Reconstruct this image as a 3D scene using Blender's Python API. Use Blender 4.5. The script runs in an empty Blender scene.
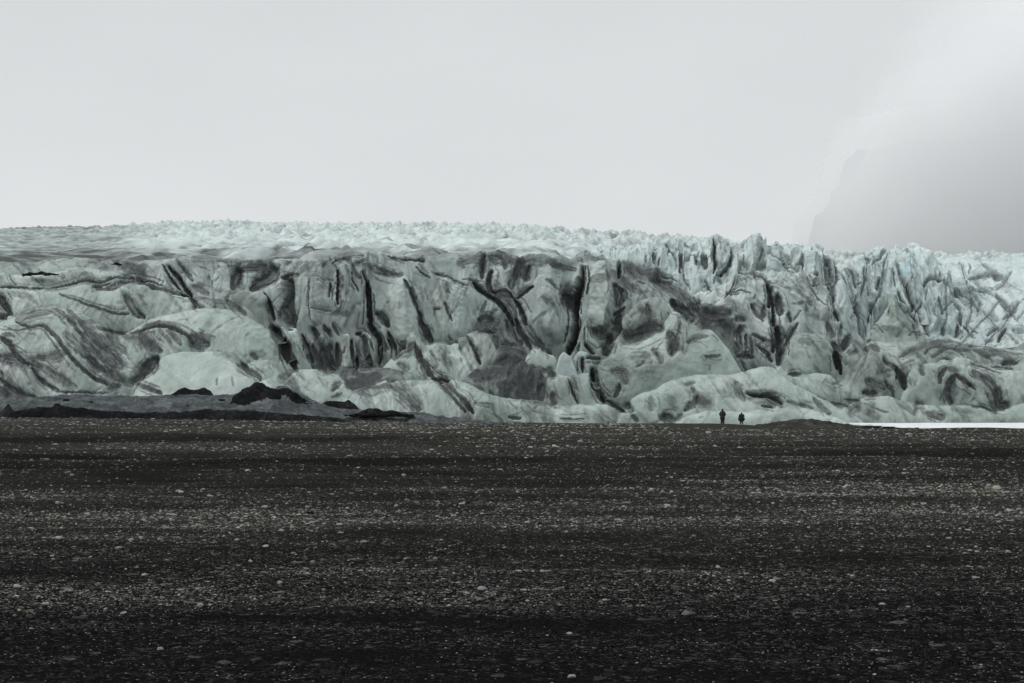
import bpy, math, random
import numpy as np
from mathutils import Vector, Matrix

random.seed(7)
RNG = np.random.default_rng(7)
SC = bpy.context.scene
COL = SC.collection

# ------------------------------------------------------------------ camera
F = 1024 * 50.0 / 36.0          # focal length in pixels
EYE = 1.7
V0 = 409.0                      # row of the horizon
cam_d = bpy.data.cameras.new('camera')
cam = bpy.data.objects.new('camera', cam_d)
COL.objects.link(cam)
cam.location = (0, 0, EYE)
cam.rotation_euler = (math.radians(90), 0, 0)
cam_d.lens = 50
cam_d.sensor_width = 36
cam_d.shift_y = (V0 - 341.5) / 1024
cam_d.clip_start = 0.1
cam_d.clip_end = 20000
SC.camera = cam

# ------------------------------------------------------------------ numpy noise
_perm = np.random.default_rng(11).permutation(256).astype(np.int32)
_perm = np.concatenate([_perm, _perm, _perm])
_g = np.random.default_rng(12).normal(size=(256, 3)).astype(np.float32)
_g /= np.linalg.norm(_g, axis=1, keepdims=True)

def noise3(x, y, z):
    x = np.asarray(x, np.float32); y = np.asarray(y, np.float32); z = np.asarray(z, np.float32)
    xi = np.floor(x).astype(np.int32); yi = np.floor(y).astype(np.int32); zi = np.floor(z).astype(np.int32)
    xf = x - xi; yf = y - yi; zf = z - zi
    xi &= 255; yi &= 255; zi &= 255
    fu = xf * xf * xf * (xf * (xf * 6 - 15) + 10)
    fv = yf * yf * yf * (yf * (yf * 6 - 15) + 10)
    fw = zf * zf * zf * (zf * (zf * 6 - 15) + 10)
    r = 0
    for dx in (0, 1):
        px = _perm[xi + dx]
        wx = fu if dx else 1 - fu
        for dy in (0, 1):
            py = _perm[px + yi + dy]
            wy = fv if dy else 1 - fv
            for dz in (0, 1):
                h = _perm[py + zi + dz]
                g = _g[h]
                wz = fw if dz else 1 - fw
                r = r + wx * wy * wz * (g[..., 0] * (xf - dx) + g[..., 1] * (yf - dy) + g[..., 2] * (zf - dz))
    return r * 1.5

def fbm(x, y, z, octv=4, gain=0.5):
    a, s, f = 1.0, 0, 1.0
    for i in range(octv):
        s = s + a * noise3(x * f + 17.3 * i, y * f - 9.1 * i, z * f + 4.7 * i)
        a *= gain; f *= 2.03
    return s

def ridged(x, y, z, octv=3, gain=0.5):
    a, s, f = 1.0, 0, 1.0
    for i in range(octv):
        n = 1 - np.abs(noise3(x * f + 31.3 * i, y * f - 5.1 * i, z * f + 8.7 * i)) * 1.6
        s = s + a * n
        a *= gain; f *= 2.07
    return s

def sstep(a, b, x):
    t = np.clip((x - a) / (b - a), 0, 1)
    return t * t * (3 - 2 * t)

# ------------------------------------------------------------------ mesh helpers
def make_mesh(name, verts, faces, smooth=True, attrs=None):
    """verts (n,3), faces (m,k) arrays -> mesh with point attributes"""
    verts = np.asarray(verts, np.float32); faces = np.asarray(faces, np.int32)
    me = bpy.data.meshes.new(name)
    k = faces.shape[1]
    me.vertices.add(len(verts)); me.vertices.foreach_set('co', verts.ravel())
    me.loops.add(faces.size); me.loops.foreach_set('vertex_index', faces.ravel())
    me.polygons.add(len(faces))
    me.polygons.foreach_set('loop_start', np.arange(0, faces.size, k, dtype=np.int32))
    me.polygons.foreach_set('use_smooth', np.full(len(faces), smooth))
    for an, av in (attrs or {}).items():
        if av.ndim == 1:
            at = me.attributes.new(an, 'FLOAT', 'POINT')
            at.data.foreach_set('value', av.astype(np.float32).ravel())
        else:
            at = me.attributes.new(an, 'FLOAT_COLOR', 'POINT')
            at.data.foreach_set('color', av.astype(np.float32).ravel())
    me.update(calc_edges=True)
    return me

def grid_faces(nr, nc):
    i = np.arange(nr - 1)[:, None] * nc + np.arange(nc - 1)[None, :]
    return np.stack([i, i + nc, i + nc + 1, i + 1], -1).reshape(-1, 4)

def link(name, me, mat, parent=None):
    o = bpy.data.objects.new(name, me)
    COL.objects.link(o)
    if mat is not None:
        me.materials.append(mat)
    if parent is not None:
        o.parent = parent
        if parent.name == 'glacier':
            o.matrix_parent_inverse = Matrix.Translation(-parent.location)
    return o

def tag(o, label=None, cat=None, group=None, kind=None):
    if label: o['label'] = label
    if cat: o['category'] = cat
    if group: o['group'] = group
    if kind: o['kind'] = kind
    return o

def empty(name, loc=(0, 0, 0)):
    o = bpy.data.objects.new(name, None)
    COL.objects.link(o)
    o.location = loc
    o.empty_display_size = 0.5
    return o

# ------------------------------------------------------------------ materials
class NT:
    def __init__(self, name):
        self.m = bpy.data.materials.new(name)
        self.m.use_nodes = True
        self.t = self.m.node_tree
        self.b = self.t.nodes['Principled BSDF']
        self.out = self.t.nodes['Material Output']
    def n(self, typ, **kw):
        nd = self.t.nodes.new(typ)
        for k, v in kw.items():
            if k.startswith('i_'):
                nd.inputs[k[2:].replace('_', ' ')].default_value = v
            else:
                setattr(nd, k, v)
        return nd
    def l(self, a, b):
        self.t.links.new(a, b)
    def mapped(self, scale, rot=(0, 0, 0)):
        tc = self.n('ShaderNodeTexCoord')
        mp = self.n('ShaderNodeMapping')
        mp.inputs['Scale'].default_value = scale
        mp.inputs['Rotation'].default_value = rot
        self.l(tc.outputs['Object'], mp.inputs['Vector'])
        return mp.outputs['Vector']
    def noise(self, vec, scale, detail=4, rough=0.55, dist=0.0):
        nd = self.n('ShaderNodeTexNoise')
        nd.inputs['Scale'].default_value = scale
        nd.inputs['Detail'].default_value = detail
        nd.inputs['Roughness'].default_value = rough
        nd.inputs['Distortion'].default_value = dist
        self.l(vec, nd.inputs['Vector'])
        return nd.outputs['Fac']
    def math(self, op, a, b=None, c=None, clamp=False):
        nd = self.n('ShaderNodeMath', operation=op, use_clamp=clamp)
        for i, v in enumerate((a, b, c)):
            if v is None: continue
            if isinstance(v, (int, float)): nd.inputs[i].default_value = v
            else: self.l(v, nd.inputs[i])
        return nd.outputs[0]
    def ramp(self, fac, stops):
        nd = self.n('ShaderNodeValToRGB')
        cr = nd.color_ramp
        while len(cr.elements) < len(stops): cr.elements.new(0.5)
        for e, (p, c) in zip(cr.elements, stops):
            e.position = p
            e.color = (*c, 1) if len(c) == 3 else c
        self.l(fac, nd.inputs['Fac'])
        return nd.outputs['Color']
    def mix(self, fac, a, b):
        nd = self.n('ShaderNodeMix', data_type='RGBA')
        if isinstance(fac, (int, float)): nd.inputs[0].default_value = fac
        else: self.l(fac, nd.inputs[0])
        for s, v in ((6, a), (7, b)):
            if isinstance(v, tuple): nd.inputs[s].default_value = (*v, 1)
            else: self.l(v, nd.inputs[s])
        return nd.outputs[2]
    def attr(self, name):
        return self.n('ShaderNodeAttribute', attribute_name=name)
    def bump(self, h, strength, dist):
        nd = self.n('ShaderNodeBump')
        nd.inputs['Strength'].default_value = strength
        nd.inputs['Distance'].default_value = dist
        self.l(h, nd.inputs['Height'])
        self.l(nd.outputs['Normal'], self.b.inputs['Normal'])

def ice_material():
    k = NT('glacier_ice')
    d = k.attr('debris').outputs['Fac']
    bl = k.attr('blue').outputs['Fac']
    v1 = k.mapped((1, 1, 0.22), (0.0, 0.25, 0))
    v2 = k.mapped((1, 1, 1))
    streak = k.noise(v1, 0.9, 5, 0.6, 0.6)
    grain = k.noise(v2, 2.6, 5, 0.65)
    broad = k.noise(v2, 0.13, 4, 0.6, 0.8)
    # debris and painted shade: bands broken up by streaks and grain
    e = k.math('MULTIPLY_ADD', streak, 0.55, -0.275)
    e = k.math('ADD', e, k.math('MULTIPLY_ADD', grain, 0.5, -0.25))
    # strongest break-up where coverage is partial
    w = k.math('MULTIPLY_ADD', k.math('MULTIPLY', d, k.math('SUBTRACT', 1.0, d)), 2.4, 0.42)
    dd = k.math('MULTIPLY_ADD', e, w, d, clamp=True)
    clean = k.ramp(broad, [(0.3, (0.225, 0.285, 0.257)), (0.5, (0.31, 0.372, 0.343)), (0.68, (0.415, 0.475, 0.448))])
    pale = k.attr('pale').outputs['Fac']
    clean = k.mix(pale, clean, k.ramp(broad, [(0.3, (0.44, 0.515, 0.51)), (0.7, (0.60, 0.66, 0.658))]))
    clean = k.mix(bl, clean, (0.16, 0.36, 0.42))
    dirt = k.ramp(grain, [(0.3, (0.020, 0.022, 0.0235)), (0.55, (0.042, 0.045, 0.047)), (0.75, (0.085, 0.09, 0.091))])
    k.l(k.mix(dd, clean, dirt), k.b.inputs['Base Color'])
    k.l(k.math('MULTIPLY_ADD', dd, 0.3, 0.55), k.b.inputs['Roughness'])
    k.b.inputs['Specular IOR Level'].default_value = 0.25
    hgt = k.math('ADD', k.math('MULTIPLY', streak, 0.8), k.math('MULTIPLY', grain, 0.5))
    k.bump(hgt, 0.35, 0.16)
    return k.m

def debris_material(name, lo, mid, hi, scale=2.0, bump=0.4):
    k = NT(name)
    v = k.mapped((1, 1, 1))
    a = k.noise(v, scale, 6, 0.7)
    b = k.noise(v, scale * 0.12, 4, 0.6, 0.6)
    c = k.math('MULTIPLY_ADD', b, 0.6, k.math('MULTIPLY', a, 0.5))
    k.l(k.ramp(c, [(0.38, lo), (0.54, mid), (0.72, hi)]), k.b.inputs['Base Color'])
    k.b.inputs['Roughness'].default_value = 0.95
    k.b.inputs['Specular IOR Level'].default_value = 0.0
    k.bump(a, 0.8, bump)
    return k.m

M_ICE = ice_material()
M_APRON = debris_material('grey_moraine', (0.025, 0.028, 0.030), (0.075, 0.084, 0.088), (0.19, 0.205, 0.21), 5.5)
M_BLACK = debris_material('black_debris', (0.004, 0.004, 0.005), (0.010, 0.0105, 0.011), (0.038, 0.041, 0.043), 2.2)
M_MOUND = debris_material('brown_grit', (0.016, 0.016, 0.015), (0.035, 0.034, 0.032), (0.09, 0.088, 0.08), 3.0)

# ------------------------------------------------------------------ debris bands on the ice, with some painted shade
# traced on the photograph's enlarged tiles (6.4 tile pixels to one photo pixel), each line:
# half width px, debris and painted shade amount, depth carved m : x,y x,y ...
TILES = {}  # strokes behind the tall rounded ridge paint in the wall's shade
STROKE_TEXT = """
@ 0 220
0.9 .65 .2: 30,345 60,350 75,390 100,415
0.9 .65 .2: 200,360 240,385 280,415
1.3 .85 .3: 0,432 150,430 320,435 440,405 540,385 640,395 740,365 860,372
3.5 .9 .2: 600,430 700,425 800,395 880,385 960,410 1024,440
2 .5 .1: 520,350 560,340 600,375
1 .5 0: 440,400 560,370 700,365 830,360
5 .95 .6: 0,470 30,530 60,590
3 .95 .5: 0,620 40,600
3 .4 0: 60,470 180,490 240,540
1.2 .75 .2: 380,475 460,500 540,535 640,565 720,595 830,600
3 .4 0: 560,540 700,585 820,600
4 .8 .4: 800,470 830,530 870,590 920,620
2 .7 0: 900,490 915,492
2 .6 0: 760,530 770,528
2 .6 0: 920,545 930,548
4 .8 0: 110,640 200,610 330,595 380,620
2.5 .75 0: 360,580 430,630 480,672
3 .75 0: 430,580 500,650 530,672
7 .7 .2: 800,300 880,320 920,300
3 .45 0: 640,320 760,290 900,260
2 .95 0: 735,270 750,270
@ 140 220
1.5 .95 .5: 150,290 190,370 240,440
2.5 .95 .6: 180,290 230,350 290,440 320,480
2.5 .75 .2: 240,250 300,330 330,380
3 .65 .1: 340,420 420,470
2 .9 .3: 0,390 60,405 130,440 220,470 300,490
3 .8 .2: 320,500 360,540 410,555
6 .9 .6: 640,290 620,360 590,430
5 .75 .1: 660,300 740,300 780,280
7 .95 .7: 850,290 820,350 770,400 730,440
3 .65 0: 640,400 660,440
8 1 1.6: 940,400 930,500 930,580 960,672
3 .9 .3: 960,340 900,370
2 .95 .6: 800,480 830,560 860,640
1 .7 0: 880,600 880,640
3 .65 .1: 560,520 600,540 680,600
2 .5 0: 350,490 500,515 570,515
3 .5 0: 300,240 500,240 700,250 880,270
2 .5 0: 400,180 560,215 640,215
1.6 .7 0: 500,295 505,297
1.4 .6 0: 425,305 430,306
3 .75 0: 375,405 380,407
5 .8 .2: 0,320 20,370
@ 280 220
1 .9 .5: 320,400 325,450 320,490
1.5 .95 .8: 375,320 375,430 370,540
0.8 .65 .3: 185,400 190,520 200,640
1 .5 .1: 240,360 300,400
4 .8 .1: 490,280 560,300 640,325 720,345 780,350
3 .75 .1: 470,290 480,340 510,370
1 .9 .4: 530,330 550,400
1 .75 .3: 460,340 465,400 490,440 500,465
2.3 1 1.4: 555,400 570,500 575,600 580,672
4 .9 .6: 620,600 660,630 690,672
2 .8 .4: 800,390 830,470 860,540 890,600 900,660
2 .65 .1: 830,380 850,460 890,560
3 .75 0: 880,640 900,672
1.3 .8 .4: 690,240 800,245 920,265
1.5 .75 .3: 340,270 380,230 480,225 530,235
1 .8 .2: 870,300 920,350 960,370
1 .6 0: 580,240 600,250
3 .55 0: 130,330 160,280 170,250
3 .65 0: 20,260 50,250
3.5 .75 .1: 0,360 60,350 110,345
3 .65 0: 170,350 230,340
2 .55 0: 240,270 280,290
1 .55 .2: 210,570 330,585
2 .55 0: 400,380 390,420
3 .55 .1: 340,600 390,580 400,530
1 .85 .2: 985,575 1020,575
2 .45 0: 900,430 920,520
@ 420 220
2 .75 0: 0,260 30,262
1.2 .75 .2: 0,330 50,360
1.5 .65 .2: 100,340 180,370 260,410 300,420
1.2 .65 .1: 270,380 330,390 400,395
5 .6 0: 250,280 300,250 380,230
4 .9 .4: 410,230 405,310 395,370
6 .85 .2: 460,240 500,270 540,310
6 .75 0: 520,220 550,260
3 .85 .4: 460,340 440,400 450,450 480,470
7 .9 .6: 640,260 660,320 680,370
5 .85 .3: 620,300 600,380 580,430
4 .85 .4: 700,300 680,360
2.5 .95 .6: 340,400 420,470 500,530 560,600 600,672
4 .75 .1: 470,470 560,540 620,640
2.5 .95 .5: 600,510 640,570 680,672
1 .65 .1: 550,520 600,580 640,672
2 .85 .2: 470,470 560,465 590,500
2 .85 .3: 620,500 660,470 720,430
5 .85 .1: 380,640 420,620 460,640
2 .75 .2: 420,530 400,590
2 .75 .1: 480,580 450,610
2.6 1 2.4: 1010,370 990,480 985,580 990,672
8 .65 .8: 940,460 970,540
4 .75 0: 820,270 900,290 980,310
2 .65 .1: 800,390 880,440
3 .55 .1: 780,500 850,560 870,620
1 .85 .1: 85,575 150,578
1 .75 .1: 90,610 95,580
1.5 .75 .3: 170,540 190,600 220,650
4 .45 0: 130,440 180,500
2 .65 .1: 150,400 200,480
2 .85 .3: 0,590 15,672
1.5 .55 .1: 740,250 720,300
@ 560 220
2.6 1 2.4: 140,300 140,380 110,480 90,560 95,672
6 .75 .8: 40,470 80,560
5 .65 .1: 220,380 280,390
2 .95 .8: 380,270 375,370
7 .95 .6: 350,440 380,480 370,540
4 .75 .2: 430,320 470,370
2 .65 .1: 500,390 540,410
5 .55 0: 120,250 200,240 280,260
3 .65 0: 265,280 280,290
3 .55 0: 400,280 500,310 600,360
2 .55 0: 560,360 640,420 700,450
1.2 .8 .3: 600,340 700,370 750,400
2 .75 .2: 620,380 720,400
5 .75 .2: 560,540 580,600 600,672
4 .65 0: 515,560 530,565
2 .9 .3: 350,610 410,570
3 .9 .3: 380,620 360,672
6 .9 .5: 720,520 760,560 810,590 840,640
8 .95 .6: 870,560 900,600 920,640
4 .65 .1: 1000,560 1024,600
3 .6 .6: 230,130 220,190
2 .7 .8: 600,210 600,280
1 .7 .5: 630,260 630,310
2 .5 .5: 680,150 720,200 740,250
2 .6 .8: 770,200 770,320
2 .5 .5: 890,200 880,270
2 .6 .8: 990,140 1000,230 990,320
1 .6 .3: 930,370 970,460
3 .4 .2: 820,150 870,170
1 .5 .3: 550,240 550,270
@ 700 220
1.5 .85 .8: 95,140 90,230 100,290 90,340
2 .65 .6: 20,210 35,290
2 .75 .7: 200,190 200,250 150,330 110,350
2 .55 .3: 110,350 140,400
1 .65 .3: 30,370 75,460
2.5 .5 .2: 295,290 305,295
1 .6 .7: 400,180 380,270
1 .6 .6: 510,190 540,270
3 .5 .3: 370,300 430,290
1 .5 .5: 660,220 650,350
3 .5 .3: 590,200 570,260
2 .55 .4: 720,190 760,250
4 .6 .5: 800,200 820,300 840,400 850,520
1 .75 .6: 790,230 800,350 830,460
1 .75 .6: 860,220 880,330 850,430
1 .65 .4: 900,280 880,380 840,430
2 .55 .4: 740,380 700,450
2 .75 .7: 830,470 840,560 880,640
1.5 .65 .4: 930,290 980,360 990,430
1 .65 .4: 1000,480 970,560
2 .65 .4: 990,560 980,640
1.2 .65 .3: 250,350 330,335 420,370 480,400
1 .55 .2: 170,480 260,440 330,460
1 .55 .2: 150,520 200,450 280,440
3 .9 .6: 430,390 450,460 440,560
2 .95 .8: 460,430 470,540 470,672
4 .85 .6: 500,480 510,560 520,600
3 .85 .3: 410,560 400,620
3 .65 .2: 490,380 530,420
1 .55 .3: 540,290 620,340 650,400 700,480 800,570
2 .65 .3: 330,540 360,600 400,650
6 .9 .4: 30,580 80,600 130,590 170,610
4 .75 .2: 30,640 150,650
4 .9 .4: 220,650 280,640
2 .8 .3: 560,600 580,650
1 .65 .2: 660,550 680,590
1 .65 .2: 600,640 640,590
2 .45 .1: 520,430 600,440 700,560
2 .45 .1: 590,540 700,540
@ 864 220
1.5 0.51 .5: 140,180 110,240 60,270
1.5 0.43 .3: 60,290 40,340
2 0.58 .6: 90,400 70,480
1 0.51 .4: 180,320 200,430
2 0.51 .6: 380,420 450,360 520,400 570,460 600,520 620,600 620,672
1.5 0.51 .4: 490,340 495,380
1.5 0.51 .4: 440,480 430,560 440,640
1.2 0.51 .3: 500,590 580,510
3 0.43 .3: 420,440 450,500
2 0.51 .4: 480,500 500,600
2 0.51 .4: 550,420 600,480 680,460 760,530
1 0.51 .3: 680,290 680,330
2 0.51 .3: 680,360 760,350 850,350
2 0.51 .3: 710,350 740,400
3 0.66 .3: 840,355 870,360
2 0.43 .3: 720,450 780,450 820,480
2.5 0.58 .4: 850,480 920,560 960,570
2.5 0.51 .4: 1000,520 940,590 900,620
3 0.51 .3: 830,590 850,620
1.5 0.51 .3: 1024,590 980,640
2 0.51 .3: 750,520 740,570
2.5 0.43 .8: 270,440 300,520 310,580
2 0.51 .6: 220,470 260,560 350,650
2 0.51 .4: 40,560 60,630
2 0.43 .3: 150,560 180,640
1 0.51 .2: 640,530 720,510
2 0.43 .5: 0,320 20,400 30,500
@ 0 320
2 .88 .2: 100,10 180,40 280,40 340,90 400,160 450,230 520,300 600,370 690,415
1.2 .75 .1: 0,50 100,75 200,45
2 .75 0: 20,90 90,110
3 .9 .3: 10,110 60,160 100,220 180,280
9 .85 .2: 0,240 80,250 180,270 240,290
5 .72 .1: 240,280 300,320 400,380 480,430
2.5 .88 .2: 200,300 250,370 310,420 370,450
6 .7 .1: 250,230 330,240 420,215
11 .92 .3: 560,100 640,180 720,250 770,290
6 .75 .1: 420,100 480,150 560,230
5 .82 .2: 560,240 650,310 760,370 840,410
2.5 .85 .1: 440,10 500,70 560,120
3 .55 0: 500,30 600,60
2 .65 .1: 620,50 720,75 820,100 900,120 960,180 1000,220
1 .65 0: 680,120 760,180 830,260
6 .92 .4: 1000,240 950,290 900,340 860,370
3 .75 .1: 830,370 900,420 980,450 1024,470
4 .75 .1: 700,440 760,420
4 .88 .2: 0,380 60,430 130,470 220,500
7 .82 .1: 0,440 60,480 160,505
2 .92 .2: 0,330 20,370
1 1 .1: 350,460 430,458 540,465 640,468 700,462
2 .95 .3: 840,75 900,60 960,38 1024,35
5 .72 .1: 900,90 970,140 1024,190
@ 140 320
2.2 .88 .3: 0,60 80,35 160,38 240,65 310,100 340,150
7 .88 .3: 330,100 370,150 430,150
3 .65 .1: 170,70 220,110 260,160
5 .65 .1: 0,100 60,150 130,200
2 .5 0: 330,90 480,110
6 .92 .4: 90,240 70,280 30,330
2 .75 .1: 0,420 60,440 130,465
4 .5 0: 480,210 560,220 620,260 670,310 720,360
1.5 .65 .1: 620,270 680,330 760,370
1.2 .65 .1: 495,385 495,420
1.5 .65 .1: 590,370 600,420
3 .8 .2: 720,210 750,240
4 .45 0: 800,210 720,220
1 .55 0: 820,280 840,310
4 .95 .8: 850,50 900,130 940,200 980,270 1000,310
5 .92 .5: 920,130 970,230
3 .75 .2: 640,280 740,340 770,380
4 .55 0: 900,360 960,370 1010,440
@ 280 320
4 .95 .7: 30,130 60,210 100,290
2 .92 .4: 130,100 170,180 210,270
10 .97 1: 290,190 300,250 330,260
5 .92 .4: 200,60 230,120 280,170
3 .85 .3: 200,160 240,250
3 .85 .2: 280,40 330,100
2 .75 .2: 340,20 380,90
2 .92 .4: 370,150 375,290
2.5 .92 .5: 460,130 470,220 490,290
3.5 .92 .3: 500,90 540,110 550,200 580,280
1.5 .85 .2: 570,120 600,200
3 .97 .8: 570,20 600,80 640,140 630,280
2.5 .92 .5: 690,80 720,150 740,200
2 .75 .1: 650,100 690,190
4 .88 .3: 900,20 940,80 970,140
12 .85 .2: 420,340 520,350 620,350
8 .85 .2: 460,400 560,390
4 .75 0: 220,300 300,290 370,310
5 .75 .1: 730,240 800,200 860,190
4 .88 .3: 870,200 920,270 950,350
4 .85 .2: 760,280 820,310
1.5 .65 .1: 960,200 1020,260
3 .75 .1: 340,440 380,400 350,410
1 .85 .1: 330,490 400,460
4 .55 0: 60,370 110,460 200,520
5 .55 0: 0,380 60,400
7 .78 .2: 700,390 760,430 830,500 890,570
3 .65 0: 600,430 720,410
4 .35 0: 560,440 560,520
2 .85 .1: 980,380 1024,400
@ 420 320
4 .92 .3: 20,30 50,80 70,140
2.5 .85 .3: 0,210 40,300 90,380
1 .85 .1: 40,260 120,340 180,370
3 .45 0: 120,200 160,280
2 .45 0: 130,170 200,270
2 .85 .1: 205,120 215,125
2 .55 0: 270,190 280,220
2.5 .88 .3: 100,380 170,390 220,440 290,510 340,590
2 .85 .2: 120,390 180,450 230,520 290,590
5 .85 .1: 260,500 320,570
10 .55 .1: 390,50 430,40 500,70
2 .85 .3: 300,110 340,170 380,280
4 .88 .2: 360,200 370,230
1 1 .2: 370,75 430,80 490,85
3 .65 .1: 480,110 500,180
8 .74 .3: 520,190 600,180 650,210
10 .74 .2: 560,250 620,280
13 .74 .2: 560,360 640,400 700,420
10 .74 .2: 740,360 770,430 790,480
8 .74 0: 480,330 420,370
8 .74 .1: 510,420 600,455 720,470
5 .8 0: 330,370 400,380
4 .9 .2: 830,320 850,360
4 .9 .2: 840,480 860,530
10 .74 .1: 700,330 620,330
3 .88 .4: 620,0 640,70 680,130 710,180
6 .82 .2: 560,10 600,90 650,150
5 .82 .2: 660,20 720,110 780,170
2 .75 .1: 760,170 840,210
3 1 2.2: 990,0 990,60 975,140 950,200
1.5 .85 .4: 955,370 980,450 1010,530
1 .65 .1: 350,520 450,535
1 .45 0: 640,560 690,610
1 .45 0: 440,540 480,580
2 .92 .2: 570,620 640,625
2 .45 0: 680,520 800,530 840,550
@ 560 320
6 .92 .6: 320,110 300,180 290,210
3 .85 .3: 370,20 380,60
1.5 .65 .2: 160,50 155,140
2 .92 .4: 160,150 220,210
2 .92 .2: 110,190 120,160
2 .85 .2: 170,240 260,245
2 .92 .4: 145,240 145,330
1.5 .75 .2: 60,220 100,170
6 .85 .3: 240,80 270,100
2 .65 .1: 180,40 240,85
5 .75 .1: 400,70 440,90 500,60
8 .85 .3: 520,50 590,40 640,50
3.5 .92 .6: 210,320 220,400 250,470 280,520
1.2 .85 .3: 60,380 90,460 110,530
6 .85 .3: 700,100 720,140 710,210
5 .75 .2: 760,40 750,130 720,220
4 .75 .1: 600,190 640,240 650,270
6 .55 0: 460,240 560,230
6 .6 .1: 340,330 400,340 420,400
3 .88 .3: 380,430 350,490
1.5 .75 .1: 490,300 530,270
5 .45 0: 250,270 320,260
4 .65 0: 820,140 880,110 940,100
2 .65 0: 930,235 970,235
1.5 .65 0: 955,290 955,315
8 .35 0: 900,50 850,60
4 .92 .3: 430,550 460,570
3 .85 .2: 470,610 500,640
5 .85 .2: 650,610 720,630
4 .75 .2: 800,570 860,530 880,490
7 .65 .1: 950,520 900,530
3 .75 .2: 820,410 850,400
2 .65 .1: 850,440 860,470
4 .55 .1: 580,500 590,570
2 .65 .1: 780,600 740,640
1 .65 .1: 890,620 910,610
2 .75 .2: 300,520 360,560 420,590
1 .85 .1: 0,630 150,635
@ 700 320
2 .75 .1: 40,235 130,225
4 .6 0: 20,240 30,242
8 .85 .3: 140,30 180,70
4 .75 .3: 240,60 250,150 240,210
1.5 .75 .4: 290,100 290,230
1.5 .75 .4: 320,110 330,220
2 .75 .2: 330,100 420,140 500,170
3 .85 .2: 240,230 330,240
2 .85 .2: 360,170 420,220 460,270
4 .97 1: 490,60 510,160 500,280
4 .85 .6: 460,0 470,100 460,200
2 .75 .3: 620,30 560,130 520,220
1 .65 .2: 260,250 290,330
4 .45 0: 640,130 720,140
5 .4 0: 620,230 640,230
2 .45 0: 700,240 740,230
3 .45 0: 795,160 805,165
3.5 .97 .8: 870,210 880,270 895,340
5 .75 .2: 860,150 900,180 940,120
3 .75 .1: 960,210 1000,200
4 .65 .3: 820,20 850,100
2 .65 .2: 900,40 890,130
2 .65 .2: 960,100 900,190
2 .85 .2: 570,350 640,345
2 .55 .1: 600,380 610,410
4 .45 0: 800,390 860,440
1.5 .75 .1: 850,405 910,410
5 .65 .1: 230,390 260,450 290,500
2.5 .92 .6: 310,460 370,470 450,475 500,500 530,530
5 .55 .1: 330,500 480,510 520,540
1.5 .85 .2: 400,545 480,555
4 .55 0: 0,510 60,520
2 .55 .1: 560,520 660,550 720,570
3 .65 .2: 730,500 780,560 830,600
2 .65 .1: 930,510 1024,520
5 .85 .2: 980,580 1010,560
2 .55 .1: 840,530 960,560
@ 864 325
4 .75 .1: 20,150 50,130 90,150
3 .75 .3: 130,200 160,240 200,270 240,340 270,400
4 .95 .5: 210,270 250,370 260,400
2 .75 .1: 120,300 180,290
3 .75 .2: 150,360 190,430
6 .72 .1: 30,350 60,370 130,410
4 .85 .2: 10,430 80,440
2.5 .65 .2: 230,190 330,150 440,115 540,110 700,150 820,200
2 .65 .2: 390,180 450,130 560,150 680,160
2 .55 .2: 440,200 540,150 640,190
3 .55 .1: 760,190 800,230
1 .75 .1: 500,215 560,215
2 1 .3: 520,215 550,218
3.5 1 .3: 900,235 930,215 980,225
1 .75 .2: 820,260 900,262 960,275
1.5 .75 .2: 680,245 780,280 880,300
2 .55 .1: 240,250 320,220
1.5 .55 .1: 700,150 800,155 1024,185
3 .92 .3: 370,270 375,310
3 .85 .2: 530,270 490,320 485,370
4 .85 .2: 560,270 600,290
6 .92 .5: 580,330 560,400 570,490
3 .87 .3: 600,300 660,350 720,400
3 .75 .1: 530,400 520,490
6 .85 .2: 760,330 830,390 860,440
8 .92 .4: 860,420 880,500 920,510
3 .65 .1: 690,300 760,350
4 .65 .1: 820,500 840,540
3 .65 .1: 340,500 380,520
6 .65 .1: 420,560 500,590
1.5 .65 .1: 0,500 60,530 150,560
4 .65 0: 40,570 80,590
2 .65 .1: 700,525 760,530 840,570
2 .65 .1: 340,520 330,570
3 .45 0: 560,540 700,560
2 .75 .4: 500,20 510,60
2 .75 .4: 600,10 580,80
2 .75 .4: 640,20 710,80
2 .65 .3: 860,0 800,60
2 .75 .4: 910,10 860,110
3 .75 .2: 960,40 1020,50
2 .65 .2: 780,110 830,90
1 .65 .2: 30,40 80,10 120,60
1 .65 .2: 280,70 330,40 400,50
3 .45 .1: 130,20 200,60
@@
10 0 -.7: 548,274 552,300 558,335
9 0 -1.32: 602,268 604,300 600,325
11 0 -1.20: 404,286 408,320 415,345
7 0 -0.90: 345,268 345,310
6 0 -0.72: 312,276 315,320
10 0 -1.08: 446,286 452,320 458,340
8 0 -0.90: 500,268 505,290
9 0 -0.78: 224,268 228,290
6 0 -0.60: 260,285 262,300
10 0 -1.20: 800,280 825,312
8 0 -0.90: 726,300 738,325
7 0 -0.72: 675,320 678,345
5 0 -1.20: 812,258 815,300
5 0 -1.20: 870,262 875,310
4 0 -0.90: 893,298 895,335
6 0 -0.90: 905,256 915,300
5 0 -0.96: 757,242 752,268
5 0 -0.96: 716,242 716,275
4 0 -0.84: 738,258 736,280
6 0 -0.84: 775,252 773,270
7 0 -0.84: 660,252 655,275
5 0 -0.72: 940,285 930,330
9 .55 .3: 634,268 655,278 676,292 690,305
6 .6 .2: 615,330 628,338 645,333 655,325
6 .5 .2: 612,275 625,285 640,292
5 .5 0: 470,262 520,262 560,264
1.0 .42 .4: 1024,298 1008,318 985,346
.9 .4 .4: 1018,345 995,322 968,298 940,284
1.0 .42 .4: 1000,300 985,318 968,336 955,348
.9 .4 .4: 960,262 968,285 972,310 960,340
.9 .4 .4: 1024,328 1005,305 985,288 962,276
.9 .4 .4: 1012,272 1000,285 985,292 970,290
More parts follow.
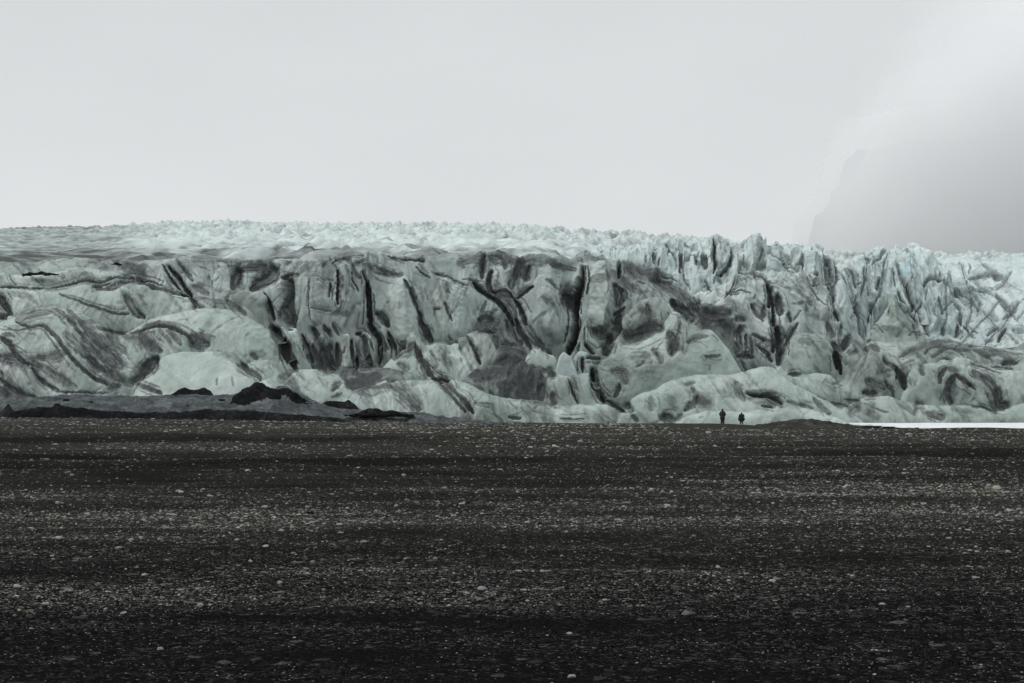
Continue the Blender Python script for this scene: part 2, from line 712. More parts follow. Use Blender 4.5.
.9 .4 .4: 935,270 945,288 948,310 940,335
.9 .4 .4: 980,262 992,272 1010,282 1024,290
1.0 .5 .4: 925,300 915,318 918,338
1.0 .55 .6: 870,262 862,290 852,318
1.0 .55 .6: 884,262 880,290 868,322
1.0 .55 .6: 898,262 905,290 918,315 930,336
1.0 .55 .6: 842,272 850,300 858,330
1.0 .5 .5: 745,255 738,275 725,298
1.0 .5 .5: 770,250 778,262 795,272 815,290
1.0 .5 .5: 690,250 684,268 690,290
"""

def parse_strokes(txt):
    out = []; u0 = v0 = 0; div = 6.4
    for ln in txt.strip().splitlines():
        ln = ln.strip()
        if not ln: continue
        if ln[:2] == '@@':
            u0 = v0 = 0; div = 1.0; continue
        if ln[0] == '@':
            u0, v0 = map(float, ln[1:].split()); continue
        a, b = ln.split(':')
        w, d, c = map(float, a.split())
        pts = np.array([[float(q) for q in p.split(',')] for p in b.split()]) / div + (u0, v0)
        out.append((w, d, c, pts))
    return out

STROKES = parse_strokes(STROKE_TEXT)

def seg_dist(u, v, pts):
    """distance of points to a polyline, and how far along it (px) the nearest point lies"""
    best = np.full(u.shape, 1e9, np.float32); arc = np.zeros(u.shape, np.float32); tot = 0.0
    n = len(pts) - 1
    for i, ((ax, ay), (bx, by)) in enumerate(zip(pts[:-1], pts[1:])):
        dx, dy = bx - ax, by - ay
        L = dx * dx + dy * dy + 1e-9
        t = np.clip(((u - ax) * dx + (v - ay) * dy) / L, 0, 1)
        d = np.hypot(u - ax - t * dx, v - ay - t * dy)
        m = d < best
        best = np.where(m, d, best); arc = np.where(m, tot + t * math.sqrt(L), arc)
        tot += math.sqrt(L)
    return best, arc, tot

def smooth_line(p):
    """Catmull-Rom through the traced points"""
    if len(p) < 3: return p
    q = np.vstack([2 * p[0] - p[1], p, 2 * p[-1] - p[-2]])
    out = []
    for i in range(1, len(q) - 2):
        for t in (0, .25, .5, .75):
            a, b, c, d = q[i - 1], q[i], q[i + 1], q[i + 2]
            out.append(.5 * (2 * b + (c - a) * t + (2 * a - 5 * b + 4 * c - d) * t * t + (3 * b - a - 3 * c + d) * t ** 3))
    out.append(p[-1])
    return np.array(out)

def strand_strokes(strokes):
    """each dirt or shade band comes with thinner strands running beside it"""
    rs = np.random.default_rng(21); out = []
    for w, d, c, pts in strokes:
        pts = smooth_line(pts)
        if np.hypot(*np.diff(pts, axis=0).T).sum() < 11 and d > 0: d *= .72
        out.append((w, d, c * (2.2 if 1.8 < w < 7 and c > 0 else 1.4), pts))
        if d == 0: continue
        L = np.hypot(*np.diff(pts, axis=0).T).sum()
        if L < 8: continue
        for k in range(3 if L > 16 else 2):
            n = len(pts)
            i0 = rs.integers(0, max(1, n // 2)); i1 = min(n, i0 + max(2, int(n * rs.uniform(.4, .9))))
            if i1 - i0 < 2: continue
            q = pts[i0:i1]
            tg = np.gradient(q, axis=0); tg /= np.linalg.norm(tg, axis=1, keepdims=True) + 1e-6
            nr = np.stack([-tg[:, 1], tg[:, 0]], 1)
            off = rs.choice([-1, 1]) * (w * rs.uniform(.9, 1.7) + rs.uniform(.6, 2.6))
            q = q + nr * off * np.linspace(rs.uniform(.3, 1.2), rs.uniform(.6, 1.6), len(q))[:, None]
            out.append((rs.uniform(.45, 1.0), d * rs.uniform(.35, .8), c * .3, q))
    return out

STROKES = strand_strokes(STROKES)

def apply_strokes(u, v, P):
    """debris and painted shade amount, and carving depth, on an ice surface whose points were surveyed at (u, v)"""
    X, Y, Z = P[..., 0], P[..., 1], P[..., 2]
    wu = u + 1.2 * noise3(X * .4, Y * .4, Z * .4) + .8 * noise3(X * 1.9, Y * 1.9, Z * 1.9) + .5 * noise3(X * 4.3, Y * 4.3, Z * 4.3)
    wv = v + 1.0 * noise3(X * .4 + 50, Y * .4, Z * .4) + .7 * noise3(X * 1.9 + 9, Y * 1.9, Z * 1.9) + .5 * noise3(X * 4.3 + 9, Y * 4.3, Z * 4.3)
    rag = (fbm(X * 1.3, Y * 1.3, Z * .6 + 30, 4, .65)).ravel()
    shape = u.shape
    wu = wu.ravel(); wv = wv.ravel()
    debris = np.zeros(wu.shape, np.float32); carve = np.zeros(wu.shape, np.float32); bulge = np.zeros(wu.shape, np.float32)
    umin, umax, vmin, vmax = wu.min(), wu.max(), wv.min(), wv.max()
    for w, d, c, pts in STROKES:
        m = 2.2 * w + 1
        x0, y0 = pts.min(0) - m; x1, y1 = pts.max(0) + m
        if x1 < umin or x0 > umax or y1 < vmin or y0 > vmax: continue
        idx = np.nonzero((wu > x0) & (wu < x1) & (wv > y0) & (wv < y1))[0]
        if len(idx) == 0: continue
        dist, arc, tot = seg_dist(wu[idx], wv[idx], pts)
        tl = np.clip(min(9.0, tot * .35), .5, None)
        tap = np.minimum(np.clip((arc + 1.0) / tl, 0, 1), np.clip((tot - arc + 1.0) / tl, 0, 1)) if tot > 2.2 * w else 1.0
        r = dist / (w * (0.35 + 0.65 * np.sqrt(tap)))
        g = rag[idx]
        # streaks along the band
        st = noise3(arc / 7.0, dist * (1.4 / max(1.0, w * .35)) + tot, arc * 0 + w)
        if c > 0:
            carve[idx] = np.maximum(carve[idx], c * np.exp(-(r * 1.1) ** 2))
        elif c < 0:
            bulge[idx] = np.minimum(bulge[idx], c * np.clip(1 - r / 1.6, 0, 1) ** .8)
        if d == 0: continue
        f = 1 - (sstep(0.72, 1.22, r + .24 * g + .16 * st) if w < 3.2 else sstep(0.6, 1.3, r + .34 * g + .22 * st))
        dd = np.clip(d * (1.0 + .30 * g * (1 if w > 2 else .4) + .28 * st), 0, 1)
        if w >= 3.5:                               # broad bands are bundles of streaks
            ln = noise3(arc / 20.0, dist / 1.5 + tot, arc * 0 + 3.3) + .6 * noise3(arc / 12.0, dist / .8 + tot, arc * 0 + 7.7)
            dd = np.clip(dd * (.82 + .75 * ln + .12), 0, 1)
        debris[idx] = 1 - (1 - debris[idx]) * (1 - dd * f)
    return debris.reshape(shape), (carve + bulge).reshape(shape)

def pts_of(s):
    return np.array([[float(q) for q in p.split(',')] for p in s.split()])

def zat(v, D):
    return EYE + (V0 - v) / F * D

def surface(crest, Db, vb='g', slope=50, p=2.0, step=0.9, jag=0.0, bow=2.0, rows=None, seed=0, back=1.3, skirt=9.0):
    """a mound / wall / pinnacle of ice as a continuous surface: base line, rounded front, crest and back slope"""
    cr = pts_of(crest) if isinstance(crest, str) else np.asarray(crest, float)
    vend = 425.0 if vb == 'g' else (float(vb) + 1.5 if not isinstance(vb, str) else None)
    if vend is not None:
        if cr[0, 1] < vend - 1: cr = np.vstack([[cr[0, 0] - min(6, 1 + .35 * (vend - cr[0, 1])), vend], cr])
        if cr[-1, 1] < vend - 1: cr = np.vstack([cr, [cr[-1, 0] + min(6, 1 + .35 * (vend - cr[-1, 1])), vend]])
    u = np.arange(cr[0, 0], cr[-1, 0] + step, step)
    v = np.interp(u, cr[:, 0], cr[:, 1])
    ker = np.array([1, 2, 3, 2, 1], float); ker /= ker.sum()
    v = np.convolve(np.pad(v, 2, mode='edge'), ker, 'valid')
    if jag:
        v = v + jag * fbm(u / 7.0, u * 0 + seed * 3.3, u * 0 + 0.5, 4, 0.6)
    x0 = (u - 512) / F * Db
    db = Db + bow * fbm(x0 / 14.0, x0 * 0 + seed, x0 * 0 + 3.1, 3)
    if vb == 'g':
        zb = np.full(u.shape, -0.8)
    else:
        vbb = np.interp(u, pts_of(vb)[:, 0], pts_of(vb)[:, 1]) if isinstance(vb, str) else vb
        zb = EYE + (V0 - vbb) / F * db
    c = 1 / math.tan(math.radians(slope))
    k = (V0 - v) / F
    H = np.maximum((EYE + k * db - zb) / (1 - k * c), 0.03)
    R = H * c
    Dc = db + R; Zc = zb + H
    npx = max(12, int(H.max() * F / Db * 1.5)) if rows is None else rows
    t = np.linspace(0, 1, npx)
    a = t * math.pi / 2
    xs = np.sin(a) ** (2 / p); zs = np.cos(a) ** (2 / p)
    xs[0] = 0; zs[-1] = 0
    D = Dc[None] - xs[:, None] * R[None]
    Z = zb[None] + zs[:, None] * H[None]
    q = np.linspace(1, 0, 10)[:-1, None]
    L = H[None] * back + 0.6
    Dk = Dc[None] + q * L
    Zk = Zc[None] - (q ** 1.8) * (H[None] * 0.75)
    D = np.vstack([Dk, D]); Z = np.vstack([Zk, Z])
    if vb != 'g':
        D = np.vstack([D, db[None] + 0.3]); Z = np.vstack([Z, zb[None] - skirt])
    X = (u[None] - 512) / F * D
    return np.stack([X, D, Z], -1)

def normals(P):
    du = np.gradient(P, axis=1); dv = np.gradient(P, axis=0)
    n = np.cross(dv, du)
    n /= np.linalg.norm(n, axis=-1, keepdims=True) + 1e-9
    flip = (n[..., 1:2] > 0.0) & (np.abs(n[..., 2:3]) < 0.2)
    s = np.where(n[..., 2].mean() < 0, -1, 1)
    return n * s

ICE = []
def ice(name, crest, Db, vb='g', slope=50, p=2.0, amp=0.5, flute=0.25, base=0.12, fol=0.25, folang=60, top=0.0, blue=0.0, jag=0.5,
        bow=1.5, label=None, strokes=True, rows=None, step=0.7, mat=None, parent=None, patch=0.5, back=1.3, skirt=9.0, fs=1.0, spiky=False, mot=.20, skew=None, band=.5, pale=0.0, rough=.045):
    seed = len(ICE) + 1
    P = surface(crest, Db, vb, slope, p, step, jag, bow, rows, seed, back, skirt)
    N = normals(P)
    x, y, z = P[..., 0], P[..., 1], P[..., 2]
    u = 512 + F * x / y; v = V0 - F * (z - EYE) / y
    so = seed * 13.7
    # large undulation, down-slope flutes, small roughness
    wx = x + 1.5 * noise3(x / 5, y / 5, z / 5 + so)
    disp = amp * fbm(x / 8.5 + so, y / 8.5, z / 8.5, 3, 0.36)
    fl = ridged(wx / (2.6 * fs) + so, y / (6.0 * fs), z / (13.0 * fs), 3, 0.55) - 1.1
    if spiky:
        fl = fl + .7 * (ridged((wx + .55 * z) / 5.5 + so, y / 7.0, (z - .4 * x) / 16.0, 2, 0.5) - 1) + .7 * (ridged((wx - .6 * z) / 5.0 - so, y / 7.0, (z + .4 * x) / 15.0, 2, 0.5) - 1)
    disp = disp + flute * fl
    disp = disp + rough * fbm(x * 0.9, y * 0.9, z * 0.9 + so, 4, 0.55)
    if not spiky:                                  # keep the crest lines clean
        nr_ = x.shape[0]
        cw = np.full(nr_, 1.0); k9 = max(3, int(nr_ * .16))
        cw[:9] = .4; cw[9:9 + k9] = np.linspace(.4, 1, k9)
        disp = disp * cw[:, None]
    # sharp little clefts
    cl = ridged(wx / 4.3 + so, y / 4.3, z / 7.5 + 5, 2, 0.5)
    cleft = sstep(1.33, 1.46, cl)
    disp = disp - 0.5 * flute * cleft
    debris = np.full(x.shape, base, np.float32)
    pt = fbm(x / 9 + so, y / 9, z / 7, 4, 0.6)
    debris = debris + patch * sstep(0.2, 0.65, pt) * 0.45
    debris = debris + mot * np.clip(fbm(x / 2.2 + so, y / 2.2, z / 1.6, 5, .62), -.4, .9) + mot * .3
    # dirt bands sweeping down the ice with its flow
    if band > 0:
        um = float(u.mean())
        if skew is None:
            skew = .95 if um < 330 else (.35 if um < 600 else (.75 if seed % 3 else -.6))
        q = u - skew * v + 7 * noise3(x / 9 + so, y / 9, z / 9) + 2.0 * noise3(x / 2.5 + so, y / 2.5, z / 2.5)
        lw = v / 55 + .2 * u / 55
        b1 = fbm(q / 15, lw, lw * 0 + so, 3, .62)
        b2 = ridged(q / 8, lw * 1.2, lw * 0 + so + 9, 2, .6)
        b3 = ridged(q / 4.2, lw * 1.6, lw * 0 + so + 4, 2, .6)
        gate = sstep(-.25, .35, fbm(x / 11 - so, y / 11, z / 8 + 3, 3))
        debris = debris + band * (.75 * sstep(.16, .5, b1) * (.55 + .45 * gate) + .6 * sstep(1.38, 1.52, b2) * gate + .4 * sstep(1.42, 1.55, b3) * (1 - .6 * gate))
    # foliation: thin dirty layers in the ice
    if fol > 0:
        ca, sa = math.cos(math.radians(folang)), math.sin(math.radians(folang))
        qd = x * sa + z * ca + 1.6 * fbm(x / 7 + so, y / 7, z / 7, 3)
        lay = ridged(qd / 1.3, qd * 0 + so, x * .03, 3, 0.7)
        area = sstep(-0.15, 0.45, fbm(x / 12 - so, y / 12, z / 9, 2))
        debris = debris + fol * sstep(1.42, 1.75, lay) * area
    debris = debris + 0.25 * cleft * min(1, flute * 3)
    if top > 0:
        tt = np.zeros(x.shape)
        crestv = v[8:12].mean(0)
        dep = v - crestv[None]
        tt = 1 - sstep(3, 14, dep + 6 * noise3(x / 3, y / 3, z / 3))
        debris = debris + top * tt
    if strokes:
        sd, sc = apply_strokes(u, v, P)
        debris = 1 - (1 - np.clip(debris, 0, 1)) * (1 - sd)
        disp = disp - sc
    P = P + N * disp[..., None]
    bl = np.full(x.shape, blue, np.float32)
    if strokes:
        for bu, bv, br, ba in ((905, 273, 8, .38), (927, 262, 3.5, .4), (912, 264, 8, .25)):
            bl = np.maximum(bl, ba * (1 - sstep(0.4, 1.2, np.hypot((u - bu), (v - bv) * .7) / br)))
    nr, nc = x.shape
    me = make_mesh(name, P.reshape(-1, 3), grid_faces(nr, nc), True,
                   {'debris': np.clip(debris, 0, 1).ravel(), 'blue': bl.ravel(), 'pale': np.full(x.size, pale, np.float32)})
    o = link(name, me, mat or M_ICE, parent)
    if label: o['label'] = label
    ICE.append(o)
    return o

# ================================================================== the glacier
glacier = empty('glacier', (0, 185, 0))
tag(glacier, 'broad pale green glacier front streaked with black debris beyond the gravel plain', 'glacier')
G = dict(parent=None)

def ice_field():
    """the far upper surface: low seracs climbing to the skyline"""
    sky = pts_of('-160,231 0,230 60,227.5 100,228.5 160,227 250,226 300,227 350,228 400,227 440,228 490,228 520,229 550,232 600,234 640,235 700,240 760,248 860,256 1024,257 1200,256')
    cols = np.arange(-150, 1175, 1.5); nr = 330
    w = np.linspace(0, 1, nr)
    D = 214 * (1500 / 214) ** w
    vs = np.interp(cols, sky[:, 0], sky[:, 1])
    rel = (D - 214) / (1320 - 214)
    e = np.clip(rel, 0, 1) ** 0.55
    v = 264 + (vs[None] - 264) * e[:, None]
    v = np.where(rel[:, None] > 1, vs[None] + (rel[:, None] - 1) * 120, v)
    Y = np.repeat(D[:, None], len(cols), 1)
    X = (cols[None] - 512) / F * Y
    right = sstep(545, 640, cols)[None]
    e2 = np.clip((D - 430) / 900, 0, 1)[:, None] ** .55
    v2 = 352 + (vs[None] - 352) * np.maximum(e2, np.clip((D - 214) / 240, 0, 1)[:, None] * .72)
    v = np.where(rel[:, None] > 1, v, v * (1 - right) + v2 * right)
    Z = zat(v, Y)
    left = 1 - sstep(70, 190, cols)[None] * np.ones_like(Y)
    a = 0.35 + 0.65 * (1 - left)
    r = ridged(X / 24 + .15 * Y / 24, Y / 42, X * 0 + 3, 3, 0.45) - 1.0
    r2 = ridged(X / 13 - .3 * Y / 16, Y / 22, X * 0 + 8, 2, 0.45) - .98
    hs = np.clip(Y / 600, 0.55, 1.7)
    Z = Z + a * hs * (6.0 * r + 3.0 * r2) + hs * 1.2 * fbm(X / 40, Y / 60, X * 0 + 1, 3)
    d = 0.02 + 0.75 * sstep(0.12, -0.45, r) * a + 0.45 * sstep(0.1, -.4, r2) * a  # colour darker in the hollows between the seracs
    d = np.clip(d * 1.0 - .03 + .3 * sstep(.1, .5, fbm(X / 30, Y / 40, X * 0 + 4, 4, .6)), 0, 1)
    flat = left * (0.34 + 0.5 * fbm(X / 22, Y / 9, X * 0 + 6, 4, .6))
    d = d + np.clip(flat, 0, 0.75)
    near = sstep(430, 250, Y) * (0.52 + .9 * fbm(X / 8, Y / 20, X * 0 + 2, 3)) * (1 - .0 * left)
    d = np.clip(d + np.clip(near, 0, .75), 0, 1)
    Z[0] -= 16                                    # the sheet's front edge turns down behind the wall
    X[0] = X[1]; Y[0] = Y[1] - .2
    P = np.stack([X, Y, Z], -1)
    me = make_mesh('ice_field', P.reshape(-1, 3), grid_faces(nr, len(cols)), True, {'debris': d.ravel(), 'blue': np.zeros(d.size, np.float32), 'pale': (.6 - .5 * left).astype(np.float32).ravel()})  # paleness here includes distance haze put into the ice colour
    o = link('ice_field', me, M_ICE, glacier)
    o['label'] = 'far pale ice field of small broken seracs along the skyline'
    return o
ice_field()

BODIES = [
 # ---- left
 ('ice_ridge', '-110,262 0,262 20,262 40,260 75,258 105,261 140,262 175,258 215,258 250,262', 203, 285, 35, 1.6, dict(base=.16, amp=.4, fol=.3, folang=10, top=.1)),
 ('ice_ridge', '-110,273 0,274 30,276 55,272 85,268 100,270 120,274 135,279 150,283 170,291 185,300', 195, 300, 45, 1.9, dict(base=.08, amp=.35)),
 ('ice_lobe', '-110,289 0,288 40,288.5 70,285 100,286 118,282 135,279.5 150,281 165,287 180,293 190,299 197,308 202,320', 189, 335, 50, 2.0, dict(base=.06, amp=.35)),
 ('ice_lobe', '-110,318 0,316 8,313 16,318 30,330', 184, 340, 55, 2, dict(base=.2)),
 ('ice_lobe', '118,336 130,331 140,325 150,318 180,313 205,309 225,309 240,312 258,322 270,330 280,345 290,360 297,374 302,392', 182, 392, 52, 2.0, dict(base=.06, amp=.4, label='large smooth pale ice lobe left of the wall')),
 ('ice_lobe', '-110,330 -10,325 10,318 30,313 50,310 64,309.5 80,313 95,323 120,341 140,352 155,356 160,366 158,380', 176, 'g', 50, 2.0, dict(base=.08, amp=.45, label='broad ice lobe crossed by wide black debris bands')),
 ('ice_lobe', '126,345 132,333 145,327 155,324 170,326 185,333 193,345 197,356 200,368', 180, 380, 55, 2.0, dict(base=.1, amp=.25)),
 ('ice_lobe', '134,392 140,381 147,372 156,362 168,355 182,352 205,351 225,352 235,356 245,366 253,375 256,386 256,396', 170, 'g', 48, 2.0, dict(base=.0, amp=.2, flute=.08, patch=.1, fol=.0, band=.08, mot=.1, label='clean white ice dome behind the black debris peak')),
 ('ice_lobe', '240,372 248,362 258,361 268,359 277,363 284,373 292,380 302,392', 173, 'g', 55, 2.0, dict(base=.02, amp=.25, fol=.1)),
 ('ice_lobe', '250,400 255,386 260,382 270,378 280,384 286,388 294,394 298,404', 168, 'g', 55, 2.0, dict(base=.02, amp=.2)),
 # ---- wall
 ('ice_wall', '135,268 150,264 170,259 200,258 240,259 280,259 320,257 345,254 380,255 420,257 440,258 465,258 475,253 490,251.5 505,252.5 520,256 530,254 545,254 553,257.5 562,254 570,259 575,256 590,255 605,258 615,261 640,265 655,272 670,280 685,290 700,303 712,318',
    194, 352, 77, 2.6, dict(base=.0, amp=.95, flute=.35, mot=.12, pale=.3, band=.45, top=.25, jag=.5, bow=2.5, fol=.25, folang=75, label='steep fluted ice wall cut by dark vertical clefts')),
 ('ice_wall', '228,300 238,292 248,290 256,293 262,300 268,318 276,340 285,362', 190, 372, 68, 2.2, dict(base=.14, amp=.4)),
 ('ice_wall', '196,300 205,300 220,300 232,303 240,312 250,326 262,345', 188, 350, 60, 2.0, dict(base=.2, amp=.4)),
 # ---- slabs at the foot of the wall
 ('serac', '278,340 281,326 288,323 294,324 298,331 299,338', 186, 345, 70, 2.2, dict(base=.0, amp=.15, flute=.1)),
 ('serac', '286,372 290,345 293,337 299,338 304,350 312,369', 183, 375, 75, 2.4, dict(base=.0, amp=.15, flute=.15)),
 ('serac', '300,372 306,352 312,338 322,334 330,340 336,352 340,372', 184, 376, 74, 2.2, dict(base=.45, amp=.5)),
 ('serac', '333,374 337,350 343,335 348,334 352,345 355,372', 182, 376, 76, 2.3, dict(base=.06, amp=.2)),
 ('serac', '350,374 353,341 358,333 365,331 372,336 378,352 381,374', 182, 376, 78, 2.6, dict(base=.2, amp=.2)),
 ('serac', '374,374 378,340 382,326 387,330 391,346 394,370', 183.5, 376, 78, 2.3, dict(base=.1, amp=.2)),
 ('ice_lobe', '376,374 385,366 392,358 402,350 412,346 420,344 430,343 445,344 460,348 470,356 478,366 484,376 490,390', 178, 394, 48, 2.0, dict(base=.04, amp=.3)),
 ('ice_ridge', '320,372 340,367 360,366 380,367 392,369 410,372 425,380 440,388', 175.5, 392, 35, 1.6, dict(base=.5, amp=.4)),
 ('ice_lobe', '276,396 282,385 287,379 292,374 300,370 315,368.5 330,370 343,376 350,384 354,390 356,400', 169.5, 'g', 50, 2.0, dict(base=.03, amp=.2, fol=.12)),
 ('ice_lobe', '326,404 333,397 345,391 357,387 366,384 378,382 390,381 398,384 408,391 416,400 424,412', 167.5, 'g', 46, 1.9, dict(base=.05, amp=.25)),
 ('ice_lobe', '360,388 375,383 385,380.5 405,380 420,380 440,380 455,383 470,389 480,398 490,410', 169, 'g', 42, 1.9, dict(base=.03, amp=.25)),
 ('ice_ridge', '430,380 455,380 465,383 475,387 485,392 500,397 520,399 540,399.5 552,404 565,404.5 580,404 600,404 612,405 622,410 632,418', 168, 'g', 48, 2.0, dict(base=.05, amp=.2, fol=.3, folang=30, label='low smooth ice terrace along the gravel edge')),
 # ---- dirty block in the middle
 ('ice_lobe', '458,390 466,379 476,372 486,368 500,366 512,362 522,362 532,364 540,368 552,370 558,384 562,400 566,412', 173, 408, 50, 1.8, dict(base=.5, amp=.6, flute=.4, mot=.5, label='low ice block thickly covered with black debris')),
 ('serac', '462,345 468,334 478,330 488,333 494,344 499,360 503,376', 180, 380, 72, 2.2, dict(base=.15, amp=.3)),
 ('serac', '494,360 499,346 506,345 512,344.5 522,345 530,350 537,360 540,372', 177, 376, 72, 2.2, dict(base=.5, amp=.4)),
 ('serac', '522,368 527,354 532,349 540,350 548,353 555,357 559,368 561,380', 176, 382, 62, 2.1, dict(base=.0, amp=.2, flute=.1)),
 ('serac', '554,382 557,366 560,356 563,352 567,352 571,358 576,370 580,384', 175, 386, 76, 2.2, dict(base=.0, amp=.1, flute=.1, blue=.1, band=.1, pale=.4)),
 ('serac', '568,384 572,362 577,353 582,351 588,353 592,361 596,380', 177, 386, 74, 2.2, dict(base=.05, amp=.15, blue=.1, pale=.3)),
 ('serac', '540,412 545,380 552,374.5 566,376 577,376 580,374 590,372 593,378 598,392 606,410', 171.5, 412, 60, 2.0, dict(base=.0, amp=.2, flute=.12)),
 ('serac', '566,372 571,354 578,340 584,322 587,317 590,324 595,336 602,350 606,372', 182, 376, 76, 1.7, dict(base=.08, amp=.3)),
 ('ice_wall', '592,352 598,340 606,336 618,340 626,346 634,366', 183, 372, 70, 2.1, dict(base=.15, amp=.4)),
 ('ice_lobe', '610,352 617,334 622,318 632,308 640,300 650,297 662,297 672,305 680,315 690,328 698,345', 187, 358, 72, 2.1, dict(base=.3, amp=.4)),
 ('ice_ridge', '590,384 596,366 605,358 620,347 635,340 650,335 660,328 668,318.5 674,314.5 680,317 690,322 705,326 715,332 722,341 730,351 738,365 746,380 754,396', 176, 'g', 66, 2.2,
    dict(base=.0, amp=.18, flute=.1, jag=0, fol=.2, folang=0, band=.25, mot=.12, label='tall rounded ice ridge rising to a dark blunt knob')),
 ('ice_lobe', '624,416 630,402 640,394 655,390 665,384 680,378 700,374.5 715,374 730,374.5 745,371 755,368 765,366 775,368 785,373 795,383 805,389 818,397 835,405 850,412 862,420', 170, 'g', 50, 2.0, dict(base=.02, amp=.4, flute=.15, fol=.15, folang=0)),
 ('ice_lobe', '618,416 625,408 632,398 638,396.5 650,400 660,408 667,418', 167.5, 'g', 52, 2.0, dict(base=.1, amp=.25)),
 ('ice_lobe', '672,424 680,419 690,415 705,411 720,411 745,412 765,408 780,405 800,406 815,411 840,419 850,424', 166.5, 'g', 42, 1.9, dict(base=.02, amp=.15, flute=.08, fol=.15)),
 # ---- right, front
 ('ice_lobe', '768,384 778,366 785,352 790,340 795,334 805,333 815,334 825,335 832,345 837,358 841,378 846,392', 181, 394, 74, 2.2, dict(base=.08, amp=.4, flute=.2, fol=.2, folang=0)),
 ('ice_lobe', '780,386 790,378 800,374 815,373 830,376 838,384 844,394 850,404', 176, 408, 55, 2.0, dict(base=.08, amp=.3)),
 ('ice_wall', '686,318 692,308 700,302 712,303 725,311 734,325 742,345 752,372', 193, 372, 74, 2.1, dict(base=.4, amp=.6, flute=.3)),
 ('ice_wall', '672,312 690,298 700,295 712,289 722,284 730,280 745,273 755,271 765,271 775,274 785,267 792,268 800,272 815,283 825,293 832,303 838,320 842,340 848,372', 203, 376, 70, 1.9,
    dict(base=.02, amp=1.0, flute=.5, jag=1.5, fol=.3, folang=55, bow=3, pale=.5, skew=.8, label='twisted striped ice mass behind the two people')),
 ('serac', '832,376 838,362 844,348 850,339 856,331 860,334 864,341 870,348 877,357 886,372', 189, 380, 66, 1.6, dict(base=.15, amp=.4)),
 ('ice_lobe', '830,392 838,380 848,371 858,360 868,352 874,348 880,358 888,371 898,383 905,390 912,400', 180, 404, 62, 1.7, dict(base=.12, amp=.4)),
 ('ice_lobe', '888,384 891,374 897,371 902,376 905,386', 178, 392, 66, 2, dict(base=.1, amp=.15)),
 ('ice_lobe', '898,408 905,390 908,376 914,368 925,364 940,362 952,362 965,366 975,375 985,390 992,404 996,414', 176, 412, 64, 2.2, dict(base=.08, amp=.4)),
 ('ice_lobe', '930,366 945,359 960,358 980,364 1000,370 1024,371 1060,374 1130,378', 181, 412, 60, 2.1, dict(base=.15, amp=.4)),
 ('ice_ridge', '850,350 870,341 890,342.5 910,341 940,341 960,345 990,348 1024,350 1130,352', 192, 384, 40, 1.7, dict(base=.12, amp=.4, fol=.5, folang=8, label='striped low ice ridge under the white serac slope')),
 ('ice_lobe', '832,420 840,412 850,404 862,399 875,396 888,395.5 900,400 915,402.5 935,405 960,405 975,406 985,407.5 995,412 1005,409 1024,404 1060,400 1130,398', 172.5, 'g', 50, 2.0, dict(base=.06, amp=.3, flute=.15, fol=.25, folang=10)),
 # ---- seracs of the icefall
 ('icefall', '560,262 590,255 600,246 612,250 625,245 640,250 650,247 657,242 668,239 680,240 695,243 703,248 708,240 716,236.5 726,241 734,249 745,243 752,240 757,237 763,241 769,246 775,241 780,243 785,249 792,244 797,243 803,248 810,246 820,249 828,253 836,261 842,270 850,290 858,318 866,345',
    226, 352, 58, 1.5, dict(base=.0, amp=.8, flute=.7, fs=1.3, spiky=True, mot=.12, pale=.55, band=.4, blue=.07, jag=3.0, fol=.3, folang=85, bow=4, patch=.2, label='jagged pale seracs leading up to the grey mountain')),
 ('icefall', '826,300 836,282 848,268 862,257 872,252 880,247 888,249 896,246 905,247 915,245 921,248 929,252 937,258 946,268 955,285 966,310 976,345', 236, 352, 54, 1.5,
    dict(base=.0, amp=.8, flute=.7, fs=1.3, spiky=True, mot=.10, pale=.75, band=.4, blue=.08, jag=3.0, fol=.25, folang=85, bow=4, patch=.15, label='white spiky seracs with a blue hollow near the top')),
 ('icefall', '900,262 925,259 945,258 958,256.5 970,257 980,260 992,259 1003,255 1012,254 1024,253.5 1060,255 1130,258', 232, 352, 30, 1.25,
    dict(base=.0, amp=.8, flute=.35, fs=1.0, mot=.10, pale=.7, band=.3, blue=.05, jag=1.0, fol=.2, folang=40, bow=3, patch=.2, label='white ice slope crossed by dark crevasses at the right edge')),
 ('serac', '862,346 868,338 878,322 886,306 892,297 897,293 901,299 907,305 912,315 920,328 928,344', 222, 352, 60, 1.4, dict(base=.05, amp=.8, flute=.4, jag=1.5)),
]
for nm, cr, Db, vb, sl, p, kw in BODIES:
    ice(nm, cr, Db, vb, sl, p, parent=glacier, **kw)

